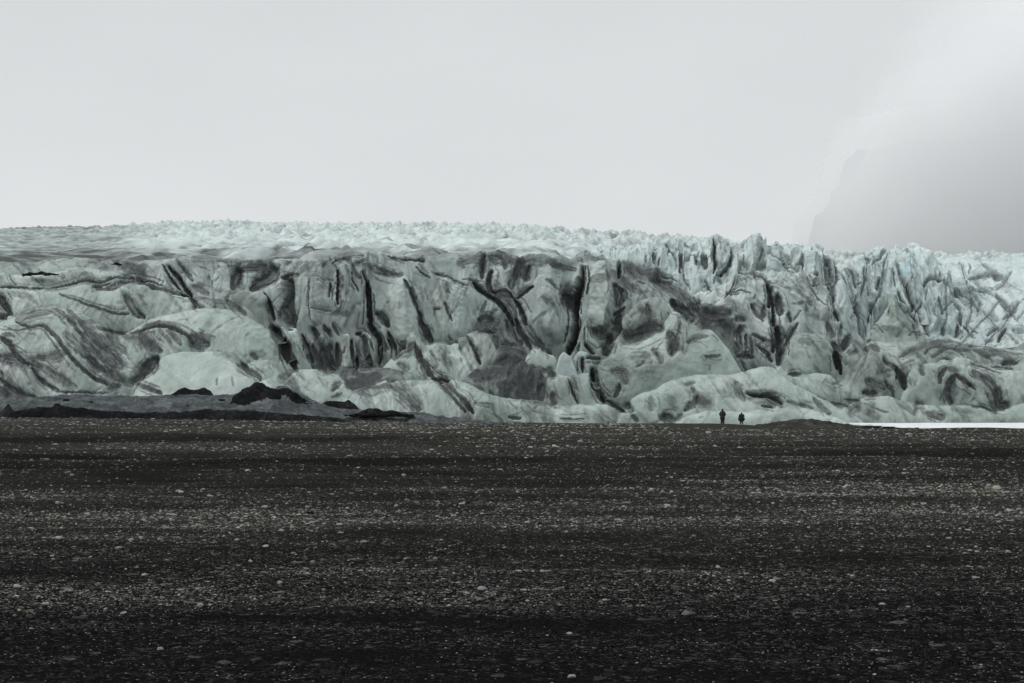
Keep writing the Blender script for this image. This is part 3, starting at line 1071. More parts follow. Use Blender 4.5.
# single pinnacles standing on the icefall
rp = random.Random(5)
PIN = [(716, 237, 12, 44), (735, 254, 7, 26), (757, 238.5, 13, 42), (774, 246, 7, 26), (797, 245, 11, 40), (812, 258, 7, 36), (826, 268, 8, 40), (838, 284, 8, 34),
       (660, 246, 9, 24), (676, 243, 8, 26), (640, 256, 8, 18), (700, 256, 8, 26), (690, 268, 8, 22), (725, 270, 8, 24), (745, 262, 8, 20), (848, 300, 8, 32),
       (858, 286, 8, 38), (868, 270, 8, 36), (884, 249, 12, 50), (892, 262, 7, 36), (876, 300, 8, 30), (914, 247, 11, 46),
       (905, 285, 8, 30), (610, 250, 8, 16), (785, 258, 8, 24), (865, 318, 8, 26)]
def shard(u, v, hw, hh, D):
    """a sharp ice pinnacle: irregular ribs running up to an off-centre point"""
    rr = np.random.default_rng(int(u * 31 + v * 7))
    px = D / F
    R = hw * px; Hh = hh * px
    na, nh = 40, int(max(16, hh * 1.1))
    th = np.linspace(0, 2 * math.pi, na + 1)
    h = np.linspace(0, 1, nh)
    nrib = rr.integers(3, 6); a0 = np.sort(rr.uniform(0, 2 * math.pi, nrib)); k = rr.uniform(.5, 1.0, nrib)
    T, Hm = np.meshgrid(th, h)
    prof = (1 - Hm) ** rr.uniform(.8, 1.15) * 1.0 + .02
    sec = np.full(T.shape, .62)
    for q, kk in zip(a0, k):
        d = np.abs((T - q - .5 * rr.normal() * Hm + math.pi) % (2 * math.pi) - math.pi)
        sec = np.maximum(sec, kk * (1.05 - .75 * d))
    sec = np.clip(sec, .35, 1.1)
    lean = rr.normal(0, .22) * R, rr.uniform(0, .5) * R
    X = prof * sec * R * np.cos(T) + lean[0] * Hm * 1.6
    Y = prof * sec * R * 1.1 * np.sin(T) + lean[1] * Hm
    Z = Hm * Hh
    xb, zb = (u - 512) / F * D, zat(v + hh, D)
    X = X + xb; Y = Y + D; Z = Z + zb - .25 * Hh * (1 - Hm) ** 3
    n = fbm(X / 1.7, Y / 1.7, Z / 4.0, 3) * .22 * R
    n = n * (1 - np.exp(-((T % (2 * math.pi)) / .3) ** 2) * .0)
    cx = X - xb; cy = Y - D; rad = np.hypot(cx, cy) + 1e-5
    n[:, -1] = n[:, 0]
    X = X + cx / rad * n; Y = Y + cy / rad * n
    P = np.stack([X, Y, Z], -1)
    qd = X * .94 + Z * .3 + .6 * fbm(X / 3, Y / 3, Z / 5, 3)
    db = .45 * sstep(1.35, 1.8, ridged(qd / 1.1, qd * 0 + u, X * 0, 3, .7)) + .35 * sstep(.15, .6, fbm(X / 3 + u, Y / 3, Z / 6, 4, .6))
    db = db + .45 * sstep(.0, .3, fbm(X / 2 + 5, Y / 2, Z / 3, 3)) * (1 - sstep(.05, .4, Hm))
    me = make_mesh('serac', P.reshape(-1, 3), grid_faces(nh, na + 1)[:, ::-1], True, {'debris': np.clip(db, 0, 1).ravel(), 'blue': np.full(X.size, .06, np.float32), 'pale': np.full(X.size, .75, np.float32)})
    link('serac', me, M_ICE, glacier)

def fall_depth(v):
    return 226 + max(0.0, (345 - v)) * 0.42
for i in range(46):
    uu = rp.uniform(600, 940); top_ = np.interp(uu, [600, 640, 700, 760, 800, 840, 870, 900, 940], [256, 252, 252, 254, 262, 285, 268, 262, 272])
    vv = top_ + rp.random() ** 1.3 * 52
    if uu < 700 and vv > 285: continue
    if 700 < uu < 835 and vv > 280: continue
    PIN.append((uu, vv, rp.uniform(4.5, 9), rp.uniform(18, 36)))
for (pu, pv, hw, hh) in PIN:
    shard(pu, pv - 2, hw * 1.15, hh, fall_depth(pv + hh))

# ================================================================== debris at the foot of the ice
def mound(name, crest, Db, slope, p, mat, amp=.3, jag=.8, label=None, cat=None, vb='g', bow=.6, flute=.1, step=0.8, **kw):
    kw.setdefault('rough', .2)
    o = ice(name, crest, Db, vb, slope, p, amp=amp, flute=flute, strokes=False, mat=mat, jag=jag, bow=bow, fol=0, step=step, **kw)
    tag(o, label, cat)
    return o

mound('debris_apron', '-110,399 0,399.5 40,396 75,394 120,395 160,396 200,395.5 230,393.5 260,392 275,388 285,386 295,393 310,399 325,405 345,408.5 370,409.5 400,411.5 430,415 470,418.5 505,423', 151, 24, 1.6, M_APRON, .5, .8,
      'long grey gravelly debris apron under the striped ice lobes at left', 'debris apron')
mound('debris_bank', '0,420 12,412 35,407.5 60,406 80,408 110,411 150,413 180,412 210,410 245,410 265,412 290,414 320,416 338,418 350,421', 139, 50, 2, M_BLACK, .15, .6,
      'long black mud bank in front of the grey apron at left', 'debris bank')
mound('debris_bank', '346,415.5 356,413.2 362,410.5 368,408.3 374,407.8 379,409.5 384,412 390,410.3 395,411.2 400,413.2 406,413.6 412,415.5', 152.3, 66, 1.7, M_BLACK, .2, 1.0,
      'short ragged black mud bank at the right tip of the grey apron', 'debris bank', vb=415.5, skirt=.15)
mound('debris_mound', '-30,414 -10,411 0,411.5 4,408 8,402.5 10,405 14,412 18,420', 138, 60, 1.7, M_BLACK, .15, .8,
      'small black upright debris lump at the left end of the long mud bank', 'debris mound')
mound('debris_peak', '158,396 165,394.5 172,394 178,390 184,386 189,389 194,390 200,389.5 206,387.5 211,391 215,397', 159, 62, 1.6, M_BLACK, .15, .8,
      'low black debris peak against the clean white ice dome', 'debris peak')
mound('debris_peak', '232,397 238,392 246,388 256,382 263,383 270,387 277,390 284,386.5 290,388 296,392 303,397 318,405 326,412', 154, 54, 1.4, M_BLACK, .4, 1.2,
      'large black double peaked debris heap rising from the grey apron', 'debris peak', flute=.35)
mound('debris_peak', '314,408 322,403.5 330,400.5 338,400.5 345,402 348,398.5 353,403 358,407 362,412', 156, 58, 1.6, M_BLACK, .15, .8,
      'small ragged black debris heap at the foot of a pale ice dome', 'debris peak')
mound('gravel_mound', '745,427 765,424 778,421.5 790,419.8 800,418.6 812,419 822,420.8 840,423 856,425.5 880,428', 155, 13, 1.7, M_MOUND, .12, .5,
      'low brown gravel mound against the ice beside the white strip', 'gravel mound')
mound('rock_heap', '24,274 26,272.8 30,272.2 33,273.2 38,272.4 43,270.8 47,272.3 55,272.8 56,274', 195.2, 70, 1.8, M_BLACK, .15, .8,
      'thin black rock heap lying on the crest of the ice at left', 'rock heap', vb=274.3, skirt=.15, back=.6)
mound('boulder', '113,264 114,262.6 116.5,262 118.5,262.8 119.5,264', 202.5, 70, 2, M_BLACK, .1, .3,
      'single black boulder on the upper ice at left', 'boulder', vb=264.3, skirt=.15, back=.6)

# ================================================================== ground
def gz(x, y):
    x = np.asarray(x, float); y = np.asarray(y, float)
    A = 0.82 * (1 - sstep(-48, 20, x))
    rise = A * sstep(55, 125, y) * (1 - 0.45 * sstep(128, 165, y))
    far = sstep(18, 50, y) * (1 - sstep(110, 150, y) * .7)
    und = far * (0.13 * fbm(x / 30, y / 7, x * 0 + 2, 3) + 0.05 * fbm(x / 9, y / 3, x * 0 + 7, 3))
    near = 0.028 * fbm(x / 2.6, y / 1.3, x * 0 + 4, 4) + 0.05 * sstep(6, 14, y) * fbm(x / 9, y / 3.2, x * 0 + 9, 3)
    snow = sstep(24, 31, x) * sstep(124, 133, y)
    return (rise + und + near) * (1 - snow) - 0.35 * snow

def bandf(x, y):
    """how stony the ground is (0 sand .. 1 cobbles)"""
    ly = np.log(np.maximum(y, .5))
    xx = x / np.maximum(y, 4) * 10                    # bars widen with distance
    b = 0.40 + 0.34 * fbm(x / 12 + .3 * ly, ly * 8.0 + x * .02, x * 0 + 1.5, 4, .6) + .22 * fbm(x / 3.5, ly * 16.0, x * 0 + 6, 3, .6)
    wob = 0.11 * noise3(x / 9, y * 0 + 3, y * 0) + .05 * noise3(x / 3, y * 0 + 8, y * 0)
    lw = ly + wob
    def bump(c, w): return np.exp(-((lw - math.log(c)) / w) ** 2)
    pat = sstep(-.25, .35, fbm(x / 6, ly * 5, x * 0 + 12, 3))
    b = b + 0.70 * bump(13.4, .09) * sstep(1.5, -1.5, x) * (.4 + .6 * pat) + 0.50 * bump(23.5, .16) * (.55 + .45 * pat) + 0.22 * bump(29, .07) + 0.40 * bump(31, .09) * sstep(0, 6, x)
    b = b + 0.4 * sstep(70, 100, y) + 0.25 * bump(60, .06)
    b = b - 0.60 * bump(77, .10) * sstep(2, -12, x) - 0.55 * bump(47, .08) * sstep(-14, -6, x) * sstep(9, 3, x) - 0.40 * bump(56, .1) * sstep(8, 14, x)
    b = b - 0.16 * bump(18.5, .10) * pat - 0.12 * sstep(13, 9, y)
    return np.clip(b, 0.02, 1)

def ground_material():
    k = NT('gravel_ground')
    v = k.mapped((1, 1, 1))
    st = k.attr('stony').outputs['Fac']
    vor = k.n('ShaderNodeTexVoronoi'); vor.inputs['Scale'].default_value = 34; k.l(v, vor.inputs['Vector'])
    vor2 = k.n('ShaderNodeTexVoronoi'); vor2.inputs['Scale'].default_value = 11; k.l(v, vor2.inputs['Vector'])
    sep = k.n('ShaderNodeSeparateColor'); k.l(vor.outputs['Color'], sep.inputs[0])
    sep2 = k.n('ShaderNodeSeparateColor'); k.l(vor2.outputs['Color'], sep2.inputs[0])
    fine = k.noise(v, 90, 3, 0.7)
    big = k.noise(k.mapped((0.35, 1, 1)), 0.5, 5, 0.6)
    pal = [(0.0, (0.003, 0.0032, 0.0032)), (0.5, (0.008, 0.0083, 0.008)), (0.8, (0.021, 0.0215, 0.0203)), (0.93, (0.07, 0.07, 0.066)), (1.0, (0.17, 0.17, 0.16))]
    c1 = k.ramp(sep.outputs[0], pal)
    c2 = k.ramp(sep2.outputs[1], pal)
    pick = k.math('GREATER_THAN', sep2.outputs[0], 0.72)
    c = k.mix(pick, c1, c2)
    sand = k.ramp(fine, [(0.3, (0.0028, 0.003, 0.003)), (0.7, (0.010, 0.0102, 0.0098))])
    amt = k.math('MULTIPLY_ADD', st, 1.2, k.math('MULTIPLY_ADD', big, 0.9, -0.45), clamp=True)
    c = k.mix(amt, sand, c)
    dry = k.attr('dry').outputs['Fac']
    grit = k.ramp(fine, [(0.3, (0.019, 0.0185, 0.0165)), (0.7, (0.076, 0.073, 0.061))])
    c = k.mix(k.math('MULTIPLY', dry, k.math('MULTIPLY_ADD', st, .7, .25), clamp=True), c, grit)
    k.l(c, k.b.inputs['Base Color'])
    k.b.inputs['Roughness'].default_value = 0.9
    k.b.inputs['Specular IOR Level'].default_value = 0.0
    h = k.math('ADD', k.math('MULTIPLY', vor.outputs['Distance'], -1.0), k.math('MULTIPLY', vor2.outputs['Distance'], -1.4))
    k.bump(k.math('ADD', h, k.math('MULTIPLY', fine, 0.4)), 0.9, 0.03)
    return k.m

M_GROUND = ground_material()
cols = np.linspace(-1.5, 1.5, 760)
rowsD = np.concatenate([np.geomspace(1.2, 160, 620), np.geomspace(166, 2400, 30)])
YY = np.repeat(rowsD[:, None], len(cols), 1)
XX = cols[None] * YY
ZZ = gz(XX, YY)
me = make_mesh('ground', np.stack([XX, YY, ZZ], -1).reshape(-1, 3), grid_faces(len(rowsD), len(cols))[:, ::-1], True, {'stony': bandf(XX, YY).ravel(), 'dry': ((.5 * sstep(11, 22, YY) + .5 * sstep(35, 80, YY)) * (.75 + .5 * fbm(XX / 18, np.log(YY) * 9, XX * 0 + 3, 3))).ravel()})
tag(link('ground', me, M_GROUND), kind='structure')

# ------------------------------------------------------------------ stones
def stone_material(name):
    k = NT(name)
    t = k.attr('tone').outputs['Color']
    v = k.mapped((1, 1, 1))
    n = k.noise(v, 60, 4, 0.7)
    k.l(k.mix(k.math('MULTIPLY', n, 0.55), t, (0.012, 0.012, 0.012)), k.b.inputs['Base Color'])
    k.b.inputs['Roughness'].default_value = 0.85
    k.b.inputs['Specular IOR Level'].default_value = 0.0
    return k.m
M_STONE = stone_material('gravel_stone')

def ico(sub):
    import bmesh
    bm = bmesh.new(); bmesh.ops.create_icosphere(bm, subdivisions=sub, radius=1)
    V = np.array([v.co[:] for v in bm.verts], np.float32)
    Fc = np.array([[v.index for v in f.verts] for f in bm.faces], np.int32)
    bm.free(); return V, Fc

def tones(n, rng, b, y):
    g = np.exp(rng.normal(math.log(0.036), 0.75, n)) * (.5 + .9 * b + .25 * sstep(25, 45, y)) * (.5 + .5 * sstep(8.5, 13, y)) * (1 + 1.5 * sstep(12.5, 22, y))
    pale = rng.random(n) < 0.03 + 0.20 * b ** 2 + .10 * sstep(12.5, 22, y)
    g = np.where(pale, rng.uniform(0.10, 0.32, n), g)
    g = np.clip(g, 0.008, 0.36)
    hue = rng.normal(0, 1, n)
    warm = 1 + np.array([.02, .01, -.07])[None] + 0.035 * hue[:, None] * np.array([1.0, 0.3, -1.1])[None]
    yel = (rng.random(n) < 0.05)[:, None] * np.array([0.08, 0.03, -0.18])[None]
    c = g[:, None] * (warm + yel)
    return np.concatenate([c, np.ones((n, 1))], 1)

def scatter(n, sub, smin, smax, med, rng):
    # thin out with distance: a stone is only laid where it can be made out
    y = 1.0 / (1 / 6.9 + (1 / 165.0 - 1 / 6.9) * rng.random(n) ** 1.0)
    x = y * rng.uniform(-0.47, 0.47, n)
    b = bandf(x, y)
    keep = rng.random(n) < 0.08 + .22 * sstep(25, 45, y) + 1.0 * b ** 1.5
    keep &= ~((x > 14.5 + (y - 130) * .02) & (y > 121))
    x, y, b = x[keep], y[keep], b[keep]
    m = len(x)
    px = np.exp(rng.normal(math.log(med), 0.42, m)) * (0.75 + 0.5 * b)
    px = np.clip(px * (.8 + .3 * b), smin, smax)
    r = np.clip(px * y / F, 0.006, 0.16)          # half size
    V, Fc = ico(sub)
    nv = len(V)
    sc = np.stack([r * rng.uniform(.8, 1.6, m), r * rng.uniform(.8, 1.4, m), r * rng.uniform(.28, .7, m)], -1)
    jit = 1 + rng.normal(0, 0.13, (m, nv, 1))
    P = V[None] * sc[:, None] * jit
    tilt = rng.normal(0, .25, m); ct, s_ = np.cos(tilt), np.sin(tilt)
    P = np.stack([P[..., 0], P[..., 1] * ct[:, None] - P[..., 2] * s_[:, None], P[..., 1] * s_[:, None] + P[..., 2] * ct[:, None]], -1)
    a = rng.uniform(0, 2 * math.pi, m); ca, sa = np.cos(a), np.sin(a)
    P = np.stack([P[..., 0] * ca[:, None] - P[..., 1] * sa[:, None], P[..., 0] * sa[:, None] + P[..., 1] * ca[:, None], P[..., 2]], -1)
    z = gz(x, y) + sc[:, 2] * 0.35
    P = P + np.stack([x, y, z], -1)[:, None]
    Fa = Fc[None] + (np.arange(m) * nv)[:, None, None]
    T = np.repeat(tones(m, rng, b, y)[:, None], nv, 1)
    return P.reshape(-1, 3), Fa.reshape(-1, 3), T.reshape(-1, 4)

sets = [scatter(240000, 1, 0.35, 1.3, 0.64, RNG), scatter(20000, 2, 0.9, 2.6, 1.2, RNG)]
off = 0; PV, PF, PT = [], [], []
for a, b, c in sets:
    PV.append(a); PF.append(b + off); PT.append(c); off += len(a)
me = make_mesh('gravel', np.concatenate(PV), np.concatenate(PF), False, {'tone': np.concatenate(PT)})
tag(link('gravel', me, M_STONE), kind='stuff', label='loose dark gravel and pebbles covering the plain', cat='gravel')

# stones one can tell apart: u, v in the photograph -> place on the ground, half size px, colour, label
def on_ground(u, v):
    y = F * EYE / (v - V0)
    for _ in range(12):
        y = F * (EYE - float(gz((u - 512) / F * y, y))) / (v - V0)
    return (u - 512) / F * y, y
STONES = [
 (772, 582, 3.4, (.36, .36, .33), 'pale oval stone alone on dark sand in the right half of the plain'),
 (687, 615, 4.5, (.14, .145, .145), 'broad grey flat stone below the pale oval stone'),
 (997, 490, 4.6, (.33, .31, .25), 'largest beige cobble of the pale cobbles near the right edge'),
 (988, 486, 2.6, (.26, .25, .22), 'smaller beige cobble touching the largest beige cobble on its left'),
 (949, 539, 3.0, (.22, .215, .19), 'long beige stone below the right hand cobble band'),
 (882, 605, 3.2, (.27, .27, .26), 'whitish angular stone low in the right half of the plain'),
 (524, 591, 3.0, (.30, .30, .28), 'small white stone on the dark centre of the foreground'),
 (605, 601, 2.6, (.28, .27, .24), 'small cream stone on dark sand right of the centre'),
 (364, 543, 4.2, (.15, .165, .16), 'smooth round grey green stone on the dark band left of centre'),
 (482, 590, 4.2, (.27, .28, .27), 'flat pale slab at the right end of the cobble streak'),
 (72, 476, 2.6, (.27, .25, .18), 'yellowish cobble in the far stony band at left'),
 (404, 476, 2.8, (.30, .28, .22), 'cream cobble at the edge of the far dark sand band'),
 (46, 605, 3.6, (.28, .285, .27), 'pale rounded stone below the left end of the cobble streak'),
 (200, 606, 4.0, (.28, .29, .28), 'flat whitish stone under the middle of the cobble streak'),
 (310, 514, 3.0, (.012, .012, .013), 'single black stone in the light stony band'),
 (160, 650, 3.4, (.22, .225, .21), 'grey stone in the dark bottom left corner'),
 (237, 541, 2.6, (.30, .30, .28), 'small whitish stone at the upper rim of a dark band'),
 (572, 678, 3.8, (.25, .25, .23), 'pale flat stone at the bottom edge of the view'),
 (129, 483, 3.0, (.014, .014, .014), 'black angular stone among the far pale pebbles at left'),
 (975, 579, 3.0, (.2, .2, .19), 'grey stone below the long beige stone toward the right edge'),
 (144, 576, 3.4, (.3, .3, .29), 'brightest flat cobble in the left cobble streak'),
 (280, 584, 3.2, (.24, .25, .24), 'tilted grey cobble in the middle of the left cobble streak'),
]
V3, F3 = ico(3)
for i, (u, v, hp, colr, lab) in enumerate(STONES):
    x, y = on_ground(u, v)
    r = hp * y / F
    rr = np.random.default_rng(100 + i)
    s = np.array([rr.uniform(1.0, 1.3), rr.uniform(.8, 1.1), rr.uniform(.45, .7)]) * r
    P = V3 * (1 + .22 * fbm(V3[:, 0:1] * 1.3 + i * 7, V3[:, 1:2] * 1.3, V3[:, 2:3] * 1.3, 3))
    # a few flattened facets
    for _ in range(7):
        nrm = rr.normal(size=3); nrm /= np.linalg.norm(nrm)
        d = P @ nrm; cut = rr.uniform(.62, .9)
        P = P - np.maximum(d - cut, 0)[:, None] * nrm[None] * .85
    P = P * s
    me = make_mesh('stone', P, F3, True, {'tone': np.tile(np.array([*colr, 1.0]), (len(P), 1))})
    o = link('stone', me, M_STONE)
    o.location = (x, y, float(gz(x, y)) + s[2] * .55)
    o.rotation_euler = (0, 0, rr.uniform(0, 6.28))
    tag(o, lab, 'stone', 'stones lying on the gravel plain')

# dark boulders lying on the grey apron
for i, (u, v, D, hp, lab) in enumerate(((57, 404.5, 152.0, 3.0, 'black boulder low on the left part of the grey apron'), (66, 400, 153.6, 3.2, 'black boulder high on the left part of the grey apron'),
                       (91, 402, 153.0, 2.2, 'small black boulder on the grey apron above the mud bank'), (222, 400, 153.4, 3.0, 'black boulder on the grey apron between the two black peaks'))):
    rr = np.random.default_rng(300 + i)
    P = V3 * (1 + .35 * fbm(V3[:, 0:1] * 1.4 + i * 5, V3[:, 1:2] * 1.4, V3[:, 2:3] * 1.4, 3)) * np.array([1.1, .9, .38]) * hp * D / F
    o = link('boulder', make_mesh('boulder', P, F3, True), M_BLACK)
    o.location = ((u - 512) / F * D, D, zat(v, D)); o.rotation_euler = (0, 0, rr.uniform(-.5, .5))
    tag(o, lab, 'boulder')

# ------------------------------------------------------------------ white strip at the ice foot
def snow():
    k = NT('snow_white')
    v = k.mapped((1, 1, 1))
    n = k.noise(v, 0.7, 4, .6)
    k.l(k.ramp(n, [(0.3, (.45, .47, .475)), (.6, (.64, .66, .67))]), k.b.inputs['Base Color'])
    k.b.inputs['Roughness'].default_value = .6
    k.bump(k.noise(v, 3, 4, .6), .3, .05)
    u0 = np.linspace(0, 1, 240)
    ys = np.linspace(126.5, 168, 60)
    X = np.zeros((60, 240)); Y = np.repeat(ys[:, None], 240, 1)
    left = 30.5 + .22 * (ys - 126.5) + 7 * (1 - (ys - 126.5) / 41.5) + 1.8 * fbm(ys / 5, ys * 0, ys * 0 + 2, 3)
    for i in range(60): X[i] = left[i] + u0 ** 1.6 * 95
    Y = Y + (2.2 * fbm(X / 7, X * 0, X * 0 + 5, 4)) * (1 - (Y - 126.5) / 42)
    edge = np.minimum(np.minimum(np.arange(60)[:, None] / 3.0, np.arange(240)[None] / 3.0), 1)
    Z = -0.10 + 0.16 * edge + 0.03 * fbm(X / 5, Y / 5, X * 0, 3)
    me = make_mesh('snow_patch', np.stack([X, Y, Z], -1).reshape(-1, 3), grid_faces(60, 240)[:, ::-1], True)
    o = link('snow_patch', me, k.m)
    tag(o, 'flat bright white strip of snow between the gravel and the ice at right', 'snow patch')
snow()

# ================================================================== the two people
def plain(name, c, rough=.8):
    k = NT(name)
    n = k.noise(k.mapped((1, 1, 1)), 25, 3, .6)
    k.l(k.ramp(n, [(.3, tuple(q * .7 for q in c)), (.7, tuple(min(1, q * 1.2) for q in c))]), k.b.inputs['Base Color'])
    k.b.inputs['Roughness'].default_value = rough
    return k.m
M_COAT = plain('black_cloth', (.006, .006, .007)); M_TROUSER = plain('dark_trouser', (.007, .007, .008))
M_SKIN = plain('skin', (.35, .22, .16), .5); M_HAIR = plain('dark_hair', (.008, .007, .006)); M_WHITE = plain('pale_wool', (.6, .6, .58))
M_BOOT = plain('boot_leather', (.012, .011, .01), .6); M_SOLE = plain('pale_sole', (.35, .35, .33))

def skin(name, joints, edges, mat, parent, root=0, lvl=2):
    """continuous tapered surface grown round a skeleton of joints (x, y, z, radius)"""
    me = bpy.data.meshes.new(name)
    me.from_pydata([j[:3] for j in joints], edges, [])
    o = bpy.data.objects.new(name, me); COL.objects.link(o)
    me.materials.append(mat)
    md = o.modifiers.new('grow', 'SKIN'); md.use_smooth_shade = True
    if not me.skin_vertices: me.skin_vertices.new()
    lay = me.skin_vertices[0].data
    for i, j in enumerate(joints):
        r = j[3]; lay[i].radius = r if isinstance(r, tuple) else (r, r)
        lay[i].use_root = (i == root)
    ss = o.modifiers.new('round', 'SUBSURF'); ss.levels = lvl; ss.render_levels = lvl
    dg = bpy.context.evaluated_depsgraph_get()
    m2 = bpy.data.meshes.new_from_object(o.evaluated_get(dg))
    m2.name = name
    o.modifiers.clear(); o.data = m2
    for pl in m2.polygons: pl.use_smooth = True
    if not m2.materials: m2.materials.append(mat)
    o.parent = parent
    return o

def ball(name, c, r, mat, parent, squash=(1, 1, 1), cut=None):
    V, Fc = ico(3)
    P = V * np.array(squash) * r
    if cut is not None: P[:, 2] = np.maximum(P[:, 2], cut)
    me = make_mesh(name, P + np.array(c), Fc, True)
    return link(name, me, mat, parent)

def person(loc, h, label, wide, hat, rz, stance, hemz):
    s = h / 1.75
    t = empty('person', loc); t.rotation_euler = (0, 0, rz); t.scale = (s, s, s)
    tag(t, label, 'person', 'people at the foot of the glacier')
    e = .22 + wide          # how far the elbows stand out
    # one body: pelvis, spine, neck, head, arms (hands in the coat pockets), legs
    J = [(0, 0, .95, (.15, .11)), (0, 0, 1.15, (.13, .10)), (0, .01, 1.38, (.16, .11)), (0, 0, 1.50, .055), (0, -.01, 1.58, .07), (0, -.015, 1.66, (.078, .095)),
         (.18, 0, 1.41, .06), (.18 + e * .42, .03, 1.16, .046), (.19 + wide * .2, -.12, .98, .036),
         (-.18, 0, 1.41, .06), (-.18 - e * .42, .03, 1.16, .046), (-.19 - wide * .2, -.12, .98, .036),
         (.09 + stance * .3, 0, .86, .09), (.10 + stance * .7, -.03, .49, .058), (.11 + stance, .02, .09, .04), (.12 + stance, -.15, .035, .035),
         (-.09 - stance * .3, 0, .86, .09), (-.10 - stance * .7, -.03, .49, .058), (-.11 - stance, .02, .09, .04), (-.12 - stance, -.13, .035, .035)]
    E = [(0, 1), (1, 2), (2, 3), (3, 4), (4, 5), (2, 6), (6, 7), (7, 8), (2, 9), (9, 10), (10, 11), (0, 12), (12, 13), (13, 14), (14, 15), (0, 16), (16, 17), (17, 18), (18, 19)]
    skin('body', J, E, M_SKIN, t)
    # coat with sleeves
    hem = .25 + wide * 1.0
    C = [(0, 0, hemz, (hem + .04 + wide * .2, .19)), (0, 0, .92, (hem + .02, .17)), (0, 0, 1.15, (.25 + wide * .6, .18)), (0, .01, 1.37, (.24 + wide * .1, .17)), (0, 0, 1.49, .10),
         (.19, 0, 1.40, .088), (.19 + e * .45, .03, 1.15, .095), (.20 + wide * .25, -.13, .98, .062),
         (-.19, 0, 1.40, .088), (-.19 - e * .45, .03, 1.15, .095), (-.20 - wide * .25, -.13, .98, .062)]
    skin('coat', C, [(0, 1), (1, 2), (2, 3), (3, 4), (3, 5), (5, 6), (6, 7), (3, 8), (8, 9), (9, 10)], M_COAT, t, root=2)
    T = [(0, 0, .93, (.16, .12))] + [(sg * (a + stance * b), c, d, r) for sg in (1, -1) for a, b, c, d, r in ((.09, .3, 0, .82, .105), (.10, .7, -.03, .49, .115), (.11, 1, .015, .13, .10))]
    skin('trousers', T, [(0, 1), (1, 2), (2, 3), (0, 4), (4, 5), (5, 6)], M_TROUSER, t)
    for sg in (1, -1):
        b = skin('boot', [(sg * (.11 + stance), .03, .14, .058), (sg * (.11 + stance), .035, .05, .052), (sg * (.12 + stance), -.08, .045, .05), (sg * (.125 + stance), -.17, .035, .038)], [(0, 1), (1, 2), (2, 3)], M_BOOT, t)
        S = [(sg * (.11 + stance), .05, .008, (.05, .01)), (sg * (.12 + stance), -.17, .008, (.042, .01))]
        skin('sole', S, [(0, 1)], M_SOLE, b)
    if hat:
        ball('collar', (0, .0, 1.50), .11, M_COAT, t, (1, .9, .6))
        ball('hair', (0, .02, 1.62), .115, M_HAIR, t, (.92, 1, 1.0))
        hb = ball('knit_hat', (0, .01, 1.69), .112, M_WHITE, t, (.95, 1.05, .95), cut=-.02)
        ball('bobble', (0, .01, 1.81), .03, M_WHITE, hb)
    else:
        hd = ball('hood', (0, .03, 1.61), .128, M_COAT, t, (.9, 1.0, 1.15))
        ball('collar', (0, .01, 1.49), .115, M_COAT, t, (1, .95, .6))
    # face (the head looks towards -y of the figure)
    fc = ball('face', (0, -.062, 1.635), .062, M_SKIN, t, (.95, .75, 1.25))
    for sg in (1, -1): ball('eye', (sg * .026, -.106, 1.65), .009, M_HAIR, fc)
    ball('nose', (0, -.115, 1.63), .013, M_SKIN, fc, (.8, 1, 1.3))
    ball('mouth', (0, -.103, 1.598), .016, M_BOOT, fc, (1.1, .4, .3))
    return t

x1, y1 = on_ground(722.5, 425.2)
person((x1, y1, float(gz(x1, y1)) - .01), 1.74, 'taller person in a long black hooded coat standing upright with hands in pockets', .02, False, math.radians(165), .0, .48)
x2, y2 = on_ground(741.5, 425.0)
person((x2, y2, float(gz(x2, y2)) - .01), 1.42, 'shorter person in a wide dark jacket and pale hat with elbows out', .20, True, math.radians(190), .03, .42)

# ================================================================== far mountain, cloud, haze, sky
k = NT('mountain_rock')
n = k.noise(k.mapped((1, 1, 1)), .012, 6, .65)
k.l(k.ramp(n, [(.3, (.22, .24, .245)), (.7, (.30, .325, .33))]), k.b.inputs['Base Color'])
k.b.inputs['Roughness'].default_value = .95
P = surface('790,409 800,330 803,262 806,246 809,229 815,213 825,203 836,196 840,187 842,170 848,158 858,152 880,146 930,138 1000,132 1150,128 1300,128 1420,170', 3300, 'g', 66, 1.4, 3.0, 4.5, 0, 60, 3)
Nn = normals(P)
x, y, z = P[..., 0], P[..., 1], P[..., 2]
P = P + Nn * (14 * fbm(x / 160, y / 160, z / 160, 4))[..., None]
nr, nc = x.shape
me = make_mesh('mountain', P.reshape(-1, 3), grid_faces(nr, nc), True)
tag(link('mountain', me, k.m), kind='structure', label='dark mountain side mostly hidden in cloud behind the right end of the ice', cat='mountain')

def volume_mat(name, col, dens, aniso=0.0):
    m = bpy.data.materials.new(name); m.use_nodes = True
    t = m.node_tree; t.nodes.remove(t.nodes['Principled BSDF'])
    pv = t.nodes.new('ShaderNodeVolumePrincipled')
    pv.inputs['Color'].default_value = (*col, 1)
    pv.inputs['Density'].default_value = dens
    pv.inputs['Anisotropy'].default_value = aniso
    t.links.new(pv.outputs['Volume'], t.nodes['Material Output'].inputs['Volume'])
    return m

def closed_box(name, lo, hi, mat):
    (x0, y0, z0), (x1, y1, z1) = lo, hi
    V = [(x0, y0, z0), (x1, y0, z0), (x1, y1, z0), (x0, y1, z0), (x0, y0, z1), (x1, y0, z1), (x1, y1, z1), (x0, y1, z1)]
    Q = [(0, 3, 2, 1), (4, 5, 6, 7), (0, 1, 5, 4), (1, 2, 6, 5), (2, 3, 7, 6), (3, 0, 4, 7)]
    me = make_mesh(name, V, np.array(Q), False)
    return link(name, me, mat)

HAZE = 0.00004
tag(closed_box('haze', (-3700, -40, -14), (3700, 2460, 235), volume_mat('haze_air', (.93, .96, .97), HAZE)), kind='stuff')

